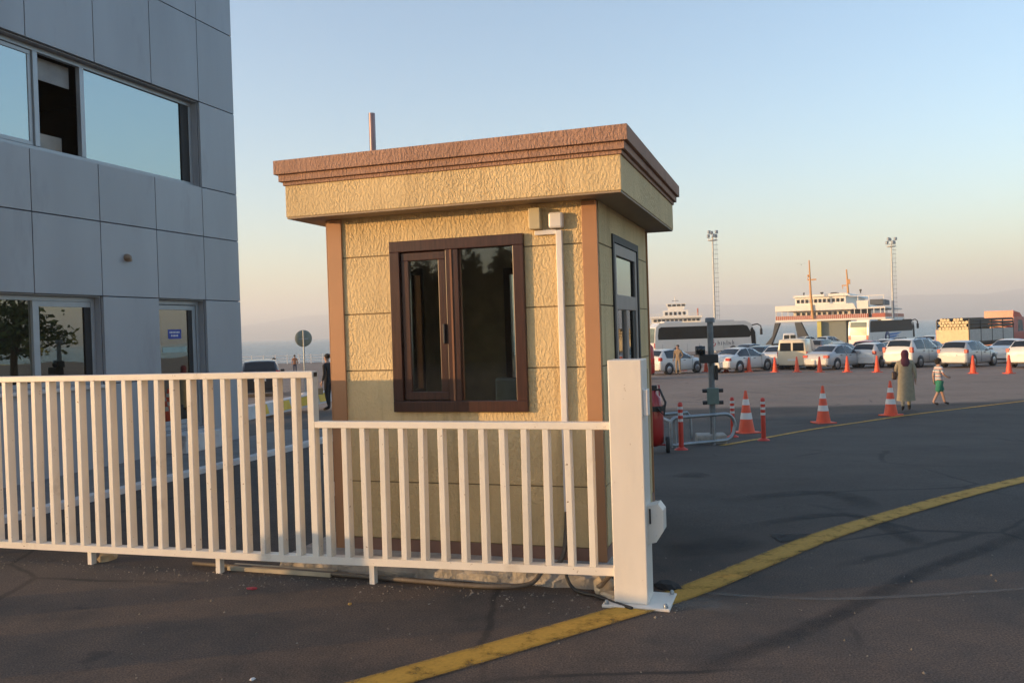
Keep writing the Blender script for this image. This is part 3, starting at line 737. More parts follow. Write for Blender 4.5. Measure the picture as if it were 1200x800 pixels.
# quay railing
q0 = Vector((-60, 108)); t = thing('quay_railing', 'white quay railing along the water left of the kiosk', 'railing', (0, 0, 0))
rl = MB()
for z in (.35, .7, 1.05): rl.tube([(-60, 108, -1.55 + z), (16, 108, -1.55 + z)], .035, 6)
rl.build('rail', M['white_plastic'], t)
ps = MB()
for i in range(52): ps.box(-60.05 + i * 1.5, -59.95 + i * 1.5, 107.95, 108.05, -1.6, -.35)
o = ps.build('posts', M['white_plastic'], t); o.name = 'post'

# painted concrete island
a, b_ = on_ground(292, 492), on_ground(392, 478)
t = thing('concrete_barrier', 'low white and yellow painted concrete barrier behind the tall railing', 'barrier', a, atan2(b_.y - a.y, b_.x - a.x))
L = (b_ - a).length; ib = MB(); ib.prism([(0, 0), (.5, 0), (.42, .32), (.08, .32)], 0, L, plane='yz'); ib.build('block', M['kerb'], t)
iy = MB()
for k in range(4): iy.add([(L * (.08 + .24 * k), -.004, .05), (L * (.2 + .24 * k), -.004, .05), (L * (.2 + .24 * k), .066, .30), (L * (.08 + .24 * k), .066, .30)], [(0, 1, 2, 3)])
iy.build('yellow_panel', mat('yellow_paint', (.68, .43, .035), .6), t)


def cone_big(p, label):
    t = thing('traffic_cone', label, 'traffic cone', p, random.uniform(0, 1), 'large striped traffic cones beside the yellow line')
    bs = MB(); bs.box(-.22, .22, -.22, .22, 0, .03, 0, .01); bs.build('base', M['orange'], t)
    h = .86; rad = lambda z: .165 - (.165 - .028) * (z - .03) / (h - .03)
    cut = [(.03, .29, 'orange'), (.29, .42, 'reflect'), (.42, .58, 'orange'), (.58, .70, 'reflect'), (.70, h, 'orange')]
    bo_ = MB().lathe([(rad(.03), .03), (rad(h), h), (.018, h + .015)], n=20).build('cone_body', M['orange'], t)
    for z0, z1, m_ in cut:
        if m_ == 'reflect': MB().lathe([(rad(z0) + .002, z0), (rad(z1) + .002, z1)], n=20, caps=False).build('reflective_band', M['reflect'], t)


cone_big(on_ground(875, 507), 'striped cone between two red flexible bollards')
cone_big(on_ground(965, 495.5), 'striped cone standing alone on the yellow line, middle of three')
cone_big(on_ground(1044, 486.5), 'striped cone just left of the walking woman')


def bollard(p, label):
    t = thing('flexible_bollard', label, 'bollard', p, 0, 'red flexible bollards around the barrier pole')
    MB().lathe([(.11, 0), (.11, .015), (.06, .04), (.045, .05)], n=16).build('base', M['red_pl'], t)
    MB().lathe([(.042, .05), (.040, .72), (.036, .76), (.012, .775)], n=14).build('post', M['red_pl'], t)
    for z in (.46, .56, .66): MB().lathe([(.0425, z), (.0425, z + .045)], n=14, caps=False).build('reflective_band', M['reflect'], t)


bollard(on_ground(798.5, 527), 'red flexible bollard in front of the low tubular rail')
bollard(on_ground(859, 512), 'red flexible bollard behind the right end of the low tubular rail')
bollard(on_ground(895, 516), 'red flexible bollard standing on the yellow line right of the cone')

small = [(778.5, 435), (800.6, 434.2), (827.5, 435.6), (851, 435.8), (878, 435.6), (908.3, 435.8), (934, 435.8), (960.6, 436), (993, 435.8), (1028, 436), (1063, 436), (1140.5, 437.5), (1182.7, 437.5), (1226, 438)]
sl = ['small orange cone left of the man by the white hatchback', 'small orange cone right of the man by the white hatchback', 'small orange cone left of the camera pole foot', 'small orange cone beside the rear wheel of the white saloon', 'small orange cone by the middle of the white saloon', 'small orange cone in front of the white car beside the cream van', 'small orange cone in front of the cream van', 'small orange cone behind the silver saloon', 'small orange cone by the front door of the silver saloon', 'small orange cone in front of the white compact hatchback', 'small orange cone mostly hidden behind the walking woman', 'small orange cone beside the silver hatchback', 'small orange cone in front of the rightmost white saloon', 'small orange cone at the right picture edge']
proto = None
for p, lb in list(zip(small, sl))[:13]:
    g_ = on_ground(*p)
    if proto is None:
        proto = thing('small_cone', lb, 'traffic cone', g_, 0, 'small orange cones along the parked cars')
        MB().box(-.2, .2, -.2, .2, 0, .035, 0, .01).build('base', M['orange'], proto)
        MB().lathe([(.15, .035), (.095, .42), (.045, .84), (.02, .87)], n=16).build('cone_body', M['orange'], proto)
    else:
        c = copy_tree(proto, loc=g_, rz=random.uniform(0, 1.5)); c['label'] = lb

# camera / barrier pole with control boxes
pp_ = on_ground(836, 519)
t = thing('camera_pole', 'grey steel pole with camera housing and control box on a concrete foot', 'pole', pp_, R(-6))
pw = (1 / FPX) * pp_.y
MB().lathe([(.055, 0), (.052, 2.14)], n=16).build('pole', M['dgalv'], t)
MB().lathe([(.085, 2.14), (.085, 2.21), (.07, 2.225)], n=16).build('cap', M['dgalv'], t)
co_ = MB().box(-.22, .10, -.22, -.058, 1.43, 1.58, 0, .008).build('camera_housing', M['black_pl'], t)
MB().lathe([(.02, -.27), (.075, -.26), (.08, -.22)], (-.2, 0, 1.66), 14, axis='y').build('lens', M['car_glass'], co_)
MB().box(-.28, -.12, -.22, -.056, 1.582, 1.73, 0, .01).build('camera_head', M['black_pl'], t)
cbx = MB(); cbx.box(-.10, .10, -.17, -.056, .70, .99, 0, .01); cb = cbx.build('control_box', mat('green_grey_box', (.12, .17, .15), .5), t)
for z in (.73, .94):
    for x in (-.14, .14): MB().lathe([(.035, -.038), (.035, .038)], (x, -.11, z), 10, axis='x').build('clamp', M['black_pl'], t)
MB().box(.058, .11, -.05, .05, 1.12, 1.38, 0, .01).build('junction_box', M['black_pl'], t)
MB().box(-.30, .22, -.2, .2, -.05, .17, 0, .03).build('foot', M['concrete'], t)

# low tubular guard rail
a, b_ = on_ground(787, 524.5), on_ground(862, 519.5)
t = thing('guard_rail', 'low bent tubular steel guard rail around the camera pole', 'guard rail', a, atan2(b_.y - a.y, b_.x - a.x))
L = (b_ - a).length; dz_ = b_.z - a.z
def arc(c0, r_, a0, a1, n_=5): return [(c0[0] + r_ * cos(a0 + (a1 - a0) * k / n_), c0[1], c0[2] + r_ * sin(a0 + (a1 - a0) * k / n_)) for k in range(n_ + 1)]
hh = .50
front = [(0, 0, 0)] + arc((.1, 0, hh - .1), .1, pi, pi / 2) + arc((L - .22, 0, hh - .22), .22, pi / 2, 0) + arc((L - .22, 0, .24), .20, 0, -pi / 2) + [(.02, 0, .04)]
MB().tube(front, .03, 8).build('front_hoop', M['galv'], t)
back_ = [(0, 0, hh - .06), (.05, .5, hh), (.12, .62, hh)] + [(.75, .62, hh), (.82, .62, hh - .08), (.82, .62, 0)]
MB().tube(back_, .027, 8).build('rear_hoop', M['galv'], t)
for x in (.08, L * .66): MB().tube([(x, 0, -.06), (x, 0, hh - .03)], .026, 8).build('upright', M['galv'], t)

# wheeled fire extinguisher
p = on_ground(767.5, 530)
t = thing('wheeled_extinguisher', 'red wheeled fire extinguisher beside the rear corner of the kiosk', 'fire extinguisher', p, R(-8))
MB().lathe([(.05, .10), (.145, .16), (.15, .3), (.15, .72), (.12, .86), (.06, .92), (.05, .97), (.03, .98)], n=20).build('cylinder', M['red_paint'], t)
MB().lathe([(.17, .66), (.172, .72), (.17, .74)], n=20, caps=False).build('strap', M['black_pl'], t)
for s in (-1, 1):
    w_ = MB().lathe([(.03, -.03), (.12, -.03), (.13, 0), (.12, .03), (.03, .03)], (s * .2, -.06, .13), 18, axis='x').build('wheel', M['tyre'], t)
    MB().lathe([(.06, -.034), (.06, .034)], (s * .2, -.06, .13), 12, axis='x').build('hub', M['rim'], w_)
hd = MB(); hd.tube([(-.2, -.06, .13), (.2, -.06, .13)], .015, 6); hd.tube([(-.1, .12, .1), (-.1, .18, 1.05), (.1, .18, 1.05), (.1, .12, .1)], .015, 8); hd.build('trolley_frame', M['red_paint'], t)
MB().tube([(.0, 0, .98), (.1, -.1, 1.0), (.18, -.16, .8), (.15, -.17, .6), (.05, -.18, .72)], .018, 8).build('hose', M['black_rubber'], t)
MB().box(-.03, .06, -.03, .03, .97, 1.06, 0, .01).build('valve', M['black_pl'], t)


# floodlight masts
def mast(px, Y, ytop, label, lower_dark):
    p = at(px, Y); d = pray(px, ytop); ztop = CAM_H + d.z / d.y * Y; h = ztop - p.z
    t = thing('floodlight_mast', label, 'light mast', p, R(10), 'tall floodlight masts on the quay')
    po_ = MB().lathe([(.15, 0), (.13, h * .35), (.085, h - .6)], n=12).build('pole', M['pale_grey'], t)
    if lower_dark: MB().lathe([(.16, 1.5), (.152, 5.6)], n=12, caps=False).build('painted_band', mat('blue_grey_paint', (.14, .18, .24), .5), po_)
    ld = MB(); ld.tube([(.62, 0, .8), (.50, 0, h - 1.2)], .018, 5); ld.tube([(.36, 0, .8), (.28, 0, h - 1.2)], .012, 5)
    z = 1.0
    while z < h - 1.3: ld.box(.10, .66, -.02, .02, z, z + .05); z += .55
    ld.build('ladder', M['pale_grey'], t)
    cr = MB(); cr.lathe([(.55, h - 1.0), (.58, h - .95), (.55, h - .9)], n=16, caps=False); cr.tube([(-.55, 0, h - .95), (.55, 0, h - .95)], .04, 6); cr.tube([(0, -.55, h - .95), (0, .55, h - .95)], .04, 6); cr.tube([(0, 0, h - .9), (0, 0, h)], .05, 6); cr.build('crown_ring', M['pale_grey'], t)
    for k in range(6):
        an_ = k * pi / 3 + .3; x, y = .5 * cos(an_), .5 * sin(an_)
        fl_ = MB(); fl_.box(x - .15, x + .15, y - .14, y + .14, h - .62 + (k % 2) * .42, h - .24 + (k % 2) * .42, 0, .03); fl_.tube([(x, y, h - .95), (x, y, h - .5)], .025, 5); fl_.build('floodlight', M['alu'], t)
mast(838, 100, 272, 'tall pale floodlight mast rising behind the white coach', False)
mast(1047, 108, 280, 'tall floodlight mast with dark lower band right of the ferry', True)


# ================================================================== VEHICLES
KIND = {
 'sedan': dict(st=[(-2.2, .70, .36, .62, .66, .60), (-2.13, .80, .27, .86, .93, .68), (-1.75, .85, .22, .95, 1.03, .72), (-1.5, .86, .2, .96, 1.06, .68), (-.85, .86, .2, .94, 1.39, .57), (-.25, .86, .2, .92, 1.45, .58), (.35, .86, .2, .90, 1.39, .57), (1.1, .86, .2, .89, .97, .70), (1.6, .84, .22, .82, .90, .66), (2.05, .76, .25, .68, .76, .6), (2.22, .60, .32, .52, .58, .5)], rg=(-1.46, -.9), ws=(.40, 1.05), sw=[(-1.32, -.32), (-.26, .86)], wb=(-1.3, 1.36), tl=.80, zp=.62),
 'hatch': dict(st=[(-1.98, .72, .34, .66, .70, .62), (-1.94, .80, .26, .90, .96, .68), (-1.86, .83, .22, .97, 1.10, .66), (-1.50, .84, .2, .97, 1.42, .58), (-.7, .85, .2, .94, 1.49, .59), (.1, .85, .2, .91, 1.43, .58), (.98, .85, .2, .88, .98, .70), (1.5, .83, .22, .82, .90, .66), (1.85, .74, .25, .68, .76, .58), (1.99, .58, .32, .52, .58, .48)], rg=(-1.85, -1.52), ws=(.14, .92), sw=[(-1.42, -.48), (-.42, .74)], wb=(-1.25, 1.24), tl=.93, zp=.70),
 'suv': dict(st=[(-2.2, .78, .42, .78, .82, .68), (-2.16, .86, .34, 1.0, 1.08, .74), (-2.08, .89, .28, 1.08, 1.22, .72), (-1.78, .90, .26, 1.08, 1.60, .66), (-.8, .91, .26, 1.06, 1.68, .67), (.2, .91, .26, 1.02, 1.62, .66), (1.02, .91, .26, 1.0, 1.10, .76), (1.6, .89, .28, .95, 1.04, .72), (2.05, .80, .32, .82, .92, .66), (2.2, .66, .40, .62, .70, .56)], rg=(-2.06, -1.80), ws=(.24, .96), sw=[(-1.66, -.72), (-.64, .78)], wb=(-1.32, 1.36), tl=1.05, zp=.80),
 'van': dict(st=[(-2.16, .82, .36, 1.0, 1.06, .74), (-2.14, .87, .30, 1.08, 1.70, .74), (-2.02, .88, .26, 1.08, 1.84, .76), (-.8, .89, .25, 1.08, 1.87, .76), (.3, .89, .25, 1.04, 1.80, .74), (1.05, .88, .25, 1.0, 1.14, .78), (1.6, .86, .28, .92, 1.02, .72), (2.05, .76, .32, .76, .84, .64), (2.16, .62, .4, .58, .64, .52)], rg=None, ws=(.36, .98), sw=[(-.62, .80)], wb=(-1.3, 1.3), tl=.95, zp=.62),
}


def section(st, x):
    if x <= st[0][0]: return st[0][1:]
    for a, c in zip(st, st[1:]):
        if x <= c[0]:
            t = (x - a[0]) / (c[0] - a[0]); return tuple(u + (v - u) * t for u, v in zip(a[1:], c[1:]))
    return st[-1][1:]


def ring(sec):
    w, zb, zt, top, wt = sec
    return [(0, zb), (w * .88, zb), (w * .985, zb + .12), (w, zb + (zt - zb) * .55), (w * .965, zt), (w * .5 + wt * .5 - .01, (zt + top) / 2 + .01) if top - zt > .2 else ((w * .93 + wt) / 2, (zt + top) / 2 + .015), (wt, top - .025), (wt * .6, top), (0, top + .008)]


def car(kind, pm, px, Y, label, az=52, cat='car', name='parked_car', group='cars parked in the ferry queue', loc=None, far=False, rack=False):
    k = KIND[kind]; st = k['st']
    p = at(px, Y) if loc is None else Vector(loc)
    t = thing(name, label, cat, p, R(90 - az), group)
    xs_ = []
    for a, c in zip(st, st[1:]): xs_ += [a[0], (a[0] + c[0]) / 2]
    xs_.append(st[-1][0]); mb = MB(); rows = []
    for x in xs_:
        r_ = ring(section(st, x)); rows.append([(x, y, z) for y, z in r_] + [(x, -y, z) for y, z in reversed(r_[1:-1])])
    mb.grid(rows, 0, True, True); mb.add(rows[0], [tuple(range(len(rows[0])))]); mb.add(rows[-1], [tuple(reversed(range(len(rows[-1]))))])
    mb.build('body', pm, t)
    w0 = section(st, 0)[0]
    for a, c in k['sw']:
        for s in (-1, 1):
            g_ = MB(); rr = []
            n_ = 6
            for i in range(n_ + 1):
                x = a + (c - a) * i / n_; w, zb, zt, top, wt = section(st, x)
                lo = (w * .965 + .006, zt + .01); hi = (wt + .012, top - .045)
                md = (w * .5 + wt * .5 + .002, (zt + top) / 2 + .01)
                rr.append([(x, s * lo[0], lo[1]), (x, s * md[0], md[1]), (x, s * hi[0], hi[1])])
            g_.grid(rr, 0); g_.build('side_window', M['car_glass'], t)
    for nm, rg, dx in (('windscreen', k['ws'], .012), ('rear_window', k['rg'], -.012)):
        if rg is None:
            g_ = MB(); x0 = st[0][0]
            for s in (-1, 1): g_.add([(x0 - .004, s * .06, 1.15), (x0 - .004, s * .70, 1.15), (x0 + .012, s * .68, 1.64), (x0 + .012, s * .06, 1.64)], [(0, 1, 2, 3)])
            g_.build('rear_window', M['car_glass'], t); continue
        g_ = MB(); rr = []
        for i in range(5):
            x = rg[0] + (rg[1] - rg[0]) * i / 4; w, zb, zt, top, wt = section(st, x)
            rr.append([(x + dx, -wt * .93, top - .012), (x + dx, -wt * .5, top + .012), (x + dx, 0, top + .018), (x + dx, wt * .5, top + .012), (x + dx, wt * .93, top - .012)])
        g_.grid(rr, 0); g_.build(nm, M['car_glass'], t)
    for x in k['wb']:
        for s in (-1, 1):
            w = section(st, x)[0]
            if not far: MB().lathe([(.01, -.012), (.37, -.012), (.37, .004), (.01, .004)], (x, s * w, .36), 18, axis='y').build('wheel_arch', M['black_pl'], t)
            wh = MB().lathe([(.2, -.11), (.29, -.11), (.32, -.08), (.32, .08), (.29, .11), (.2, .11)], (x, s * (w - .095), .32), 18, axis='y').build('wheel', M['tyre'], t)
            if not far: MB().lathe([(.02, -.112), (.19, -.118), (.205, -.108), (.205, .108), (.19, .118), (.02, .112)], (x, s * (w - .095), .32), 14, axis='y').build('rim', M['rim'], wh)
    xr = st[0][0]; w1 = section(st, xr + .07)[0]
    for s in (-1, 1):
        hgt = .16 if kind == 'sedan' else (.2 if kind == 'hatch' else .32)
        y0 = w1 - (.30 if kind in ('sedan',) else .17)
        zt_ = k['tl']
        tl_ = MB(); tl_.box(xr + .015, xr + .20, s * y0, s * (w1 + .012), zt_ - hgt / 2, zt_ + hgt / 2, 0, .02); tl_.build('taillight', M['tail'], t)
        xf = st[-1][0]; hl = MB(); wf = section(st, xf - .22)[0]; hl.box(xf - .34, xf - .08, s * (wf - .22), s * (wf + .01), .60, .74, 0, .03); hl.build('headlight', M['head'], t)
        if not far:
            xm_ = k['ws'][1] - .22; wm = section(st, xm_); mr = MB(); mr.box(xm_ - .08, xm_ + .06, s * (wm[0] * .97), s * (wm[0] * .97 + .19), wm[2] + .03, wm[2] + .16, 0, .03); mr.build('mirror', pm, t)
    MB().box(xr - .018, xr + .03, -.26, .26, k['zp'] - .055, k['zp'] + .055).build('number_plate', M['plate'], t)
    bp_ = MB(); bp_.box(xr + .02, xr + .3, -w1 * .92, w1 * .92, .24, .36, 0, .03); bp_.build('bumper', M['black_pl'], t)
    if not far:
        dh = MB()
        for s in (-1, 1):
            for x in (-.85, .12): w = section(st, x); dh.box(x - .09, x + .09, s * (w[0] * .97 - .01), s * (w[0] * .97 + .022), w[2] - .12, w[2] - .08)
        dh.build('door_handle', M['black_pl'], t)
        sm_ = MB()
        for s in (-1, 1):
            for x in (-.32, .80): 
                w, zb, zt, top, wt = section(st, x); sm_.box(x - .006, x + .006, s * (w * .99), s * (w + .004), zb + .12, zt - .02)
        sm_.build('door_seam', M['gasket'], t)
    if rack:
        rk_ = MB()
        for s in (-1, 1): rk_.tube([(-1.4, s * .6, 1.60), (-1.2, s * .6, 1.70), (0, s * .6, 1.72), (.15, s * .6, 1.62)], .02, 6)
        rk_.build('roof_rail', M['black_pl'], t)
    return t


WH = paint('white', (.66, .65, .62)); SI = paint('silver', (.42, .43, .44)); CR = paint('cream', (.72, .62, .44)); DK = paint('charcoal', (.03, .033, .037)); TE = paint('dark_teal', (.04, .085, .09)); RD = paint('red', (.42, .025, .02)); GY = paint('grey', (.16, .17, .185)); BL_ = paint('blue', (.05, .09, .20)); BK = paint('black', (.014, .014, .016))
car('van', RD, 714, 45, 'red van mostly hidden behind the right edge of the kiosk', az=262, cat='van', name='parked_van')
car('hatch', WH, 787, 51, 'white hatchback behind the standing man, next to the red van')
car('sedan', WH, 868, 51, 'white saloon in front of the white coach')
car('sedan', TE, 893, 57, 'dark teal saloon behind the bonnet of the white saloon', az=40)
car('sedan', WH, 914, 55, 'white saloon between the teal saloon and the cream van', az=33)
car('van', CR, 936, 53, 'cream van with sunlit rear doors left of the silver saloon', az=30, cat='van', name='parked_van')
car('sedan', SI, 979, 50.5, 'silver saloon with a sunlit boot in the middle of the queue')
car('hatch', WH, 1028, 51.5, 'white compact hatchback right of the silver saloon', az=50)
car('suv', WH, 1073, 50, 'white estate with roof rails behind the walking woman', az=52, rack=True, cat='car')
car('hatch', SI, 1134, 48, 'silver hatchback right of the walking boy')
car('sedan', WH, 1188, 52, 'white saloon under the truck, behind the rightmost cone', az=54)
car('hatch', WH, 1217, 45.5, 'white hatchback cut off by the right picture edge', az=54)
# second and third rows
car('sedan', DK, 985, 60, 'charcoal saloon directly behind the silver saloon roof', az=48)
car('suv', GY, 962, 68, 'grey estate roof between the cream van and the charcoal saloon', az=40)
car('hatch', WH, 1054, 60, 'white hatchback in the second row left of the estate with roof rails', az=46)
car('sedan', GY, 1087, 58, 'grey saloon in the second row behind the white estate', az=50)
car('hatch', RD, 1020, 66, 'small red hatchback half hidden below the blue winged coach', az=46, far=True)
car('sedan', WH, 1040, 72, 'white saloon far back in front of the blue winged coach', az=44, far=True)
car('sedan', BL_, 1080, 74, 'dark blue saloon in the back row left of the truck', az=48, far=True)
car('hatch', WH, 1095, 82, 'white hatchback beside the tail of the truck', az=46, far=True)
car('sedan', GY, 880, 70, 'grey saloon nearly hidden in front of the white coach', az=50, far=True)
car('suv', BK, 304, 40, 'black car seen from behind left of the round sign', az=-15)


def coach(px, Y, az, Lg, label, logo, H=3.5, W=2.5):
    p = at(px, Y); t = thing('coach', label, 'coach', p, R(90 - az))
    body = MB(); h = Lg / 2
    prof = [(-h, .45), (-h - .03, 1.4), (-h + .02, 2.4), (-h + .12, 3.1), (-h + .55, H), (h - 1.2, H), (h - .55, H - .28), (h - .05, 2.4), (h + .08, 1.3), (h + .05, .45)]
    body.prism(prof, -W / 2 + .06, W / 2 - .06)
    ins = [((x * .995), (z if z < .5 else z * .985)) for x, z in prof]
    body.prism(ins, -W / 2, -W / 2 + .0599); body.prism(ins, W / 2 - .0599, W / 2)
    body.box(-h + 1.2, -h + 3.2, -.8, .8, H + .003, H + .16, 0, .05); body.box(h - 4.6, h - 2.2, -.8, .8, H + .003, H + .16, 0, .05)
    body.build('body', WH, t)
    for s in (-1, 1):
        y = s * (W / 2 + .006)
        wd = MB(); wd.add([(-h + .35, y, 1.78), (h - .75, y, 1.78), (h - .45, y, 2.1), (h - .95, y, 3.0), (h - 1.4, y, 3.12), (-h + .7, y, 3.12), (-h + .42, y, 2.95), (-h + .32, y, 2.2)], [tuple(range(8))]); wd.build('side_window', M['coach_glass'], t)
        wr = MB(); wr.add([(h - .5, y, .95), (h - .02, y, .95), (h - .08, y, 2.3), (h - .42, y, 2.9), (h - .62, y, 2.6)], [tuple(range(5))]); wr.build('door', M['coach_glass'], t)
        lk = MB(); 
        for i in range(6): lk.box(-h + .8 + i * 1.35, -h + .815 + i * 1.35, y - .004, y + .004, .5, 1.3)
        lk.build('luggage_hatch', M['gasket'], t)
        for x in (-h + 2.3, h - 2.6):
            wh = MB().lathe([(.2, -.14), (.44, -.14), (.47, -.1), (.47, .1), (.44, .14), (.2, .14)], (x, s * (W / 2 - .12), .47), 18, axis='y').build('wheel', M['tyre'], t)
            MB().lathe([(.02, -.15), (.26, -.15), (.26, .15), (.02, .15)], (x, s * (W / 2 - .12), .47), 14, axis='y').build('rim', M['rim'], wh)
        mr = MB(); mr.tube([(h - .35, s * 1.05, 3.05), (h + .2, s * 1.25, 3.15), (h + .5, s * 1.38, 2.95), (h + .55, s * 1.4, 2.6)], .07, 7); mr.box(h + .42, h + .66, s * 1.28, s * 1.52, 2.0, 2.65, 0, .05); mr.build('mirror', M['black_pl'], t)
    ws = MB(); ws.add([(h + .095, -1.16, 1.35), (h + .095, 1.16, 1.35), (h - .02, 1.14, 2.42), (h - .53, 1.1, 3.2), (h - .53, -1.1, 3.2), (h - .02, -1.14, 2.42)], [(0, 1, 2, 5), (5, 2, 3, 4)]); ws.build('windscreen', M['car_glass'], t)
    rwn = MB(); rwn.add([(-h - .032, -1.05, 1.45), (-h - .032, 1.05, 1.45), (-h + .005, 1.0, 2.4), (-h + .085, .98, 3.0), (-h + .085, -.98, 3.0), (-h + .0, -1.0, 2.4)], [(0, 1, 2, 5), (5, 2, 3, 4)])
    rwn.build('rear_window', mat('green_tint_glass', (.09, .125, .10), .12), t)
    for s in (-1, 1): MB().box(-h - .05, -h + .1, s * .95, s * 1.2, .95, 1.45, 0, .02).build('taillight', M['tail'], t)
    yl = -(W / 2 + .012)
    if logo == 'swirl':
        em = MB()
        for k_, (r0, r1) in enumerate(((.12, .22), (.30, .40))):
            n_ = 20
            for i in range(n_ - 3):
                a0, a1 = 2 * pi * i / n_ + k_, 2 * pi * (i + 1) / n_ + k_
                em.add([(h - 4.9 + r0 * cos(a0), yl, 1.25 + r0 * sin(a0)), (h - 4.9 + r1 * cos(a0), yl, 1.25 + r1 * sin(a0)), (h - 4.9 + r1 * cos(a1), yl, 1.25 + r1 * sin(a1)), (h - 4.9 + r0 * cos(a1), yl, 1.25 + r0 * sin(a1))], [(0, 1, 2, 3)])
        em.build('emblem', mat('crimson_emblem', (.40, .02, .06), .5), t)
        tx = MB(); x = h - 4.3
        for wd_, hh_ in ((.22, .5), (.07, .36), (.22, .36), (.06, .5), (.25, .36), (.18, .5)):
            tx.box(x, x + .06, yl - .002, yl, 1.02, 1.02 + hh_); tx.box(x + .06, x + wd_, yl - .002, yl, 1.02 + hh_ * .45, 1.02 + hh_ * .6); tx.box(x + wd_ - .05, x + wd_, yl - .002, yl, 1.02, 1.02 + hh_ * .45); x += wd_ + .16
        tx.build('lettering', mat('grey_lettering', (.08, .08, .10), .5), t)
    else:
        bl1 = mat('navy_emblem', (.012, .025, .10), .5); bl2 = mat('azure_wing', (.02, .17, .50), .5)
        cx = -h + 4.6
        MB().lathe([(.02, -.004), (.62, -.004), (.62, .004), (.02, .004)], (cx, yl - .004, 1.2), 24, axis='y').build('emblem', bl1, t)
        MB().lathe([(.02, -.004), (.26, -.004), (.26, .004), (.02, .004)], (cx, yl - .011, 1.12), 18, axis='y').build('emblem_hub', M['plate'], t)
        wg = MB()
        for i in range(3): wg.add([(cx + .55, yl - .002, 1.55 - i * .3), (cx + 3.9 - i * .9, yl - .002, 1.66 - i * .34), (cx + 2.6 - i * .6, yl - .002, 1.40 - i * .32), (cx + .6, yl - .002, 1.32 - i * .3)], [(0, 1, 2, 3)])
        wg.build('wing', bl2, t)
    return t


coach(822, 92, 82, 11.2, 'white coach with dark window band and a crimson emblem', 'swirl', 3.55)
coach(1034, 104, 49, 12, 'white coach with a blue winged emblem, sunlit at its rear', 'wing', 3.12)

# truck with a log load
p = at(1150, 70)
T = thing('flatbed_truck', 'long stake truck with red cab and grey side boards', 'truck', p, R(90 - 52))
ch = MB(); ch.box(-5, 5.2, -.5, .5, .75, 1.0); ch.box(-5, 3.0, -1.22, 1.22, 1.0, 1.15); ch.build('chassis', M['black_pl'], T)
M['board'] = mat('pale_grey_board', (.42, .42, .40), .6, var=.12)
M['creamboard'] = mat('cream_tail_board', (.66, .52, .30), .6, var=.1)
for s in (-1, 1):
    for i in range(4): bx('side_board', M['board'], T, -4.96 + i * 2, -3.04 + i * 2, s * 1.22, s * 1.25, 1.16, 2.1)
    for i in range(5): bx('stake', M['black_pl'], T, -5.04 + i * 2, -4.96 + i * 2, s * 1.20, s * 1.27, 1.0, 2.85)
    for z in (2.25, 2.5, 2.75): bx('rave', M['black_pl'], T, -4.95, 2.95, s * 1.205, s * 1.235, z, z + .18)
bx('tailboard', M['creamboard'], T, -5.08, -5.03, -1.22, 1.22, 1.05, 2.1)
MB().box(-5.07, -5.03, 1.225, 1.29, 1.05, 2.1).build('tail_post', M['red_paint'], T)
for s in (-1, 1): bx('taillight', M['tail'], T, -5.1, -5.0, s * .7, s * 1.1, .82, .98)
cb = MB(); cb.prism([(3.2, .6), (5.5, .6), (5.55, 1.6), (5.2, 2.95), (3.2, 2.95)], -1.22, 1.22); cb.build('cab', M['red_paint'], T)
df = MB(); df.prism([(3.25, 2.953), (5.1, 2.953), (4.6, 3.3), (3.3, 3.5)], -1.15, 1.15); df.build('roof_deflector', mat('orange_red_enamel', (.46, .035, .018), .35), T)
for s in (-1, 1): MB().add([(4.0, s * 1.226, 1.75), (5.1, s * 1.226, 1.75), (4.85, s * 1.226, 2.7), (4.0, s * 1.226, 2.7)], [(0, 1, 2, 3)]).build('side_window', M['car_glass'], T)
MB().add([(5.53, -1.1, 1.75), (5.53, 1.1, 1.75), (5.24, 1.1, 2.85), (5.24, -1.1, 2.85)], [(0, 1, 2, 3)]).build('windscreen', M['car_glass'], T)
for x in (-3.9, -2.7, 4.5):
    for s in (-1, 1):
        wh = MB().lathe([(.25, -.15), (.48, -.15), (.5, -.1), (.5, .1), (.48, .15), (.25, .15)], (x, s * 1.05, .5), 18, axis='y').build('wheel', M['tyre'], T)
        MB().lathe([(.02, -.155), (.25, -.155), (.25, .155), (.02, .155)], (x, s * 1.05, .5), 12, axis='y').build('rim', M['rim'], wh)
M['log_end'] = mat('cut_log', (.66, .52, .30), .8, var=.25, vscale=9); M['log_side'] = mat('log_bark', (.12, .085, .055), .9, var=.3)
rt = Matrix.Rotation(R(90 - 52), 4, 'Z')
rl_ = random.Random(11)
for row in range(8):
    for i in range(9 - (row % 2)):
        y = -1.02 + .255 * i + .127 * (row % 2); z = 1.02 + .225 * row + (0.0 if row < 7 else rl_.uniform(-.02, .03)); r_ = .122 + rl_.uniform(-.008, .008)
        if row == 7 and rl_.random() < .3: continue
        lg = MB(); x0 = -4.93 + rl_.uniform(-.02, .02)
        lg.tube([(0, 0, 0), (3.8, 0, 0)], r_, 10, 1, caps=False); lg.add([(0, r_ * cos(2 * pi * k_ / 10), r_ * sin(2 * pi * k_ / 10)) for k_ in range(10)], [tuple(range(10))], 0); lg.add([(3.8, r_ * cos(2 * pi * k_ / 10), r_ * sin(2 * pi * k_ / 10)) for k_ in range(10)], [tuple(range(10))], 0)
        o = lg.build('log', [M['log_end'], M['log_side']]); o.location = p + rt @ Vector((x0, y, z + .28)); o.rotation_euler = (0, 0, R(90 - 52))
        tag(o, 'pale cut log stacked on the truck above its cream tailboard', 'log', 'logs loaded on the stake truck')


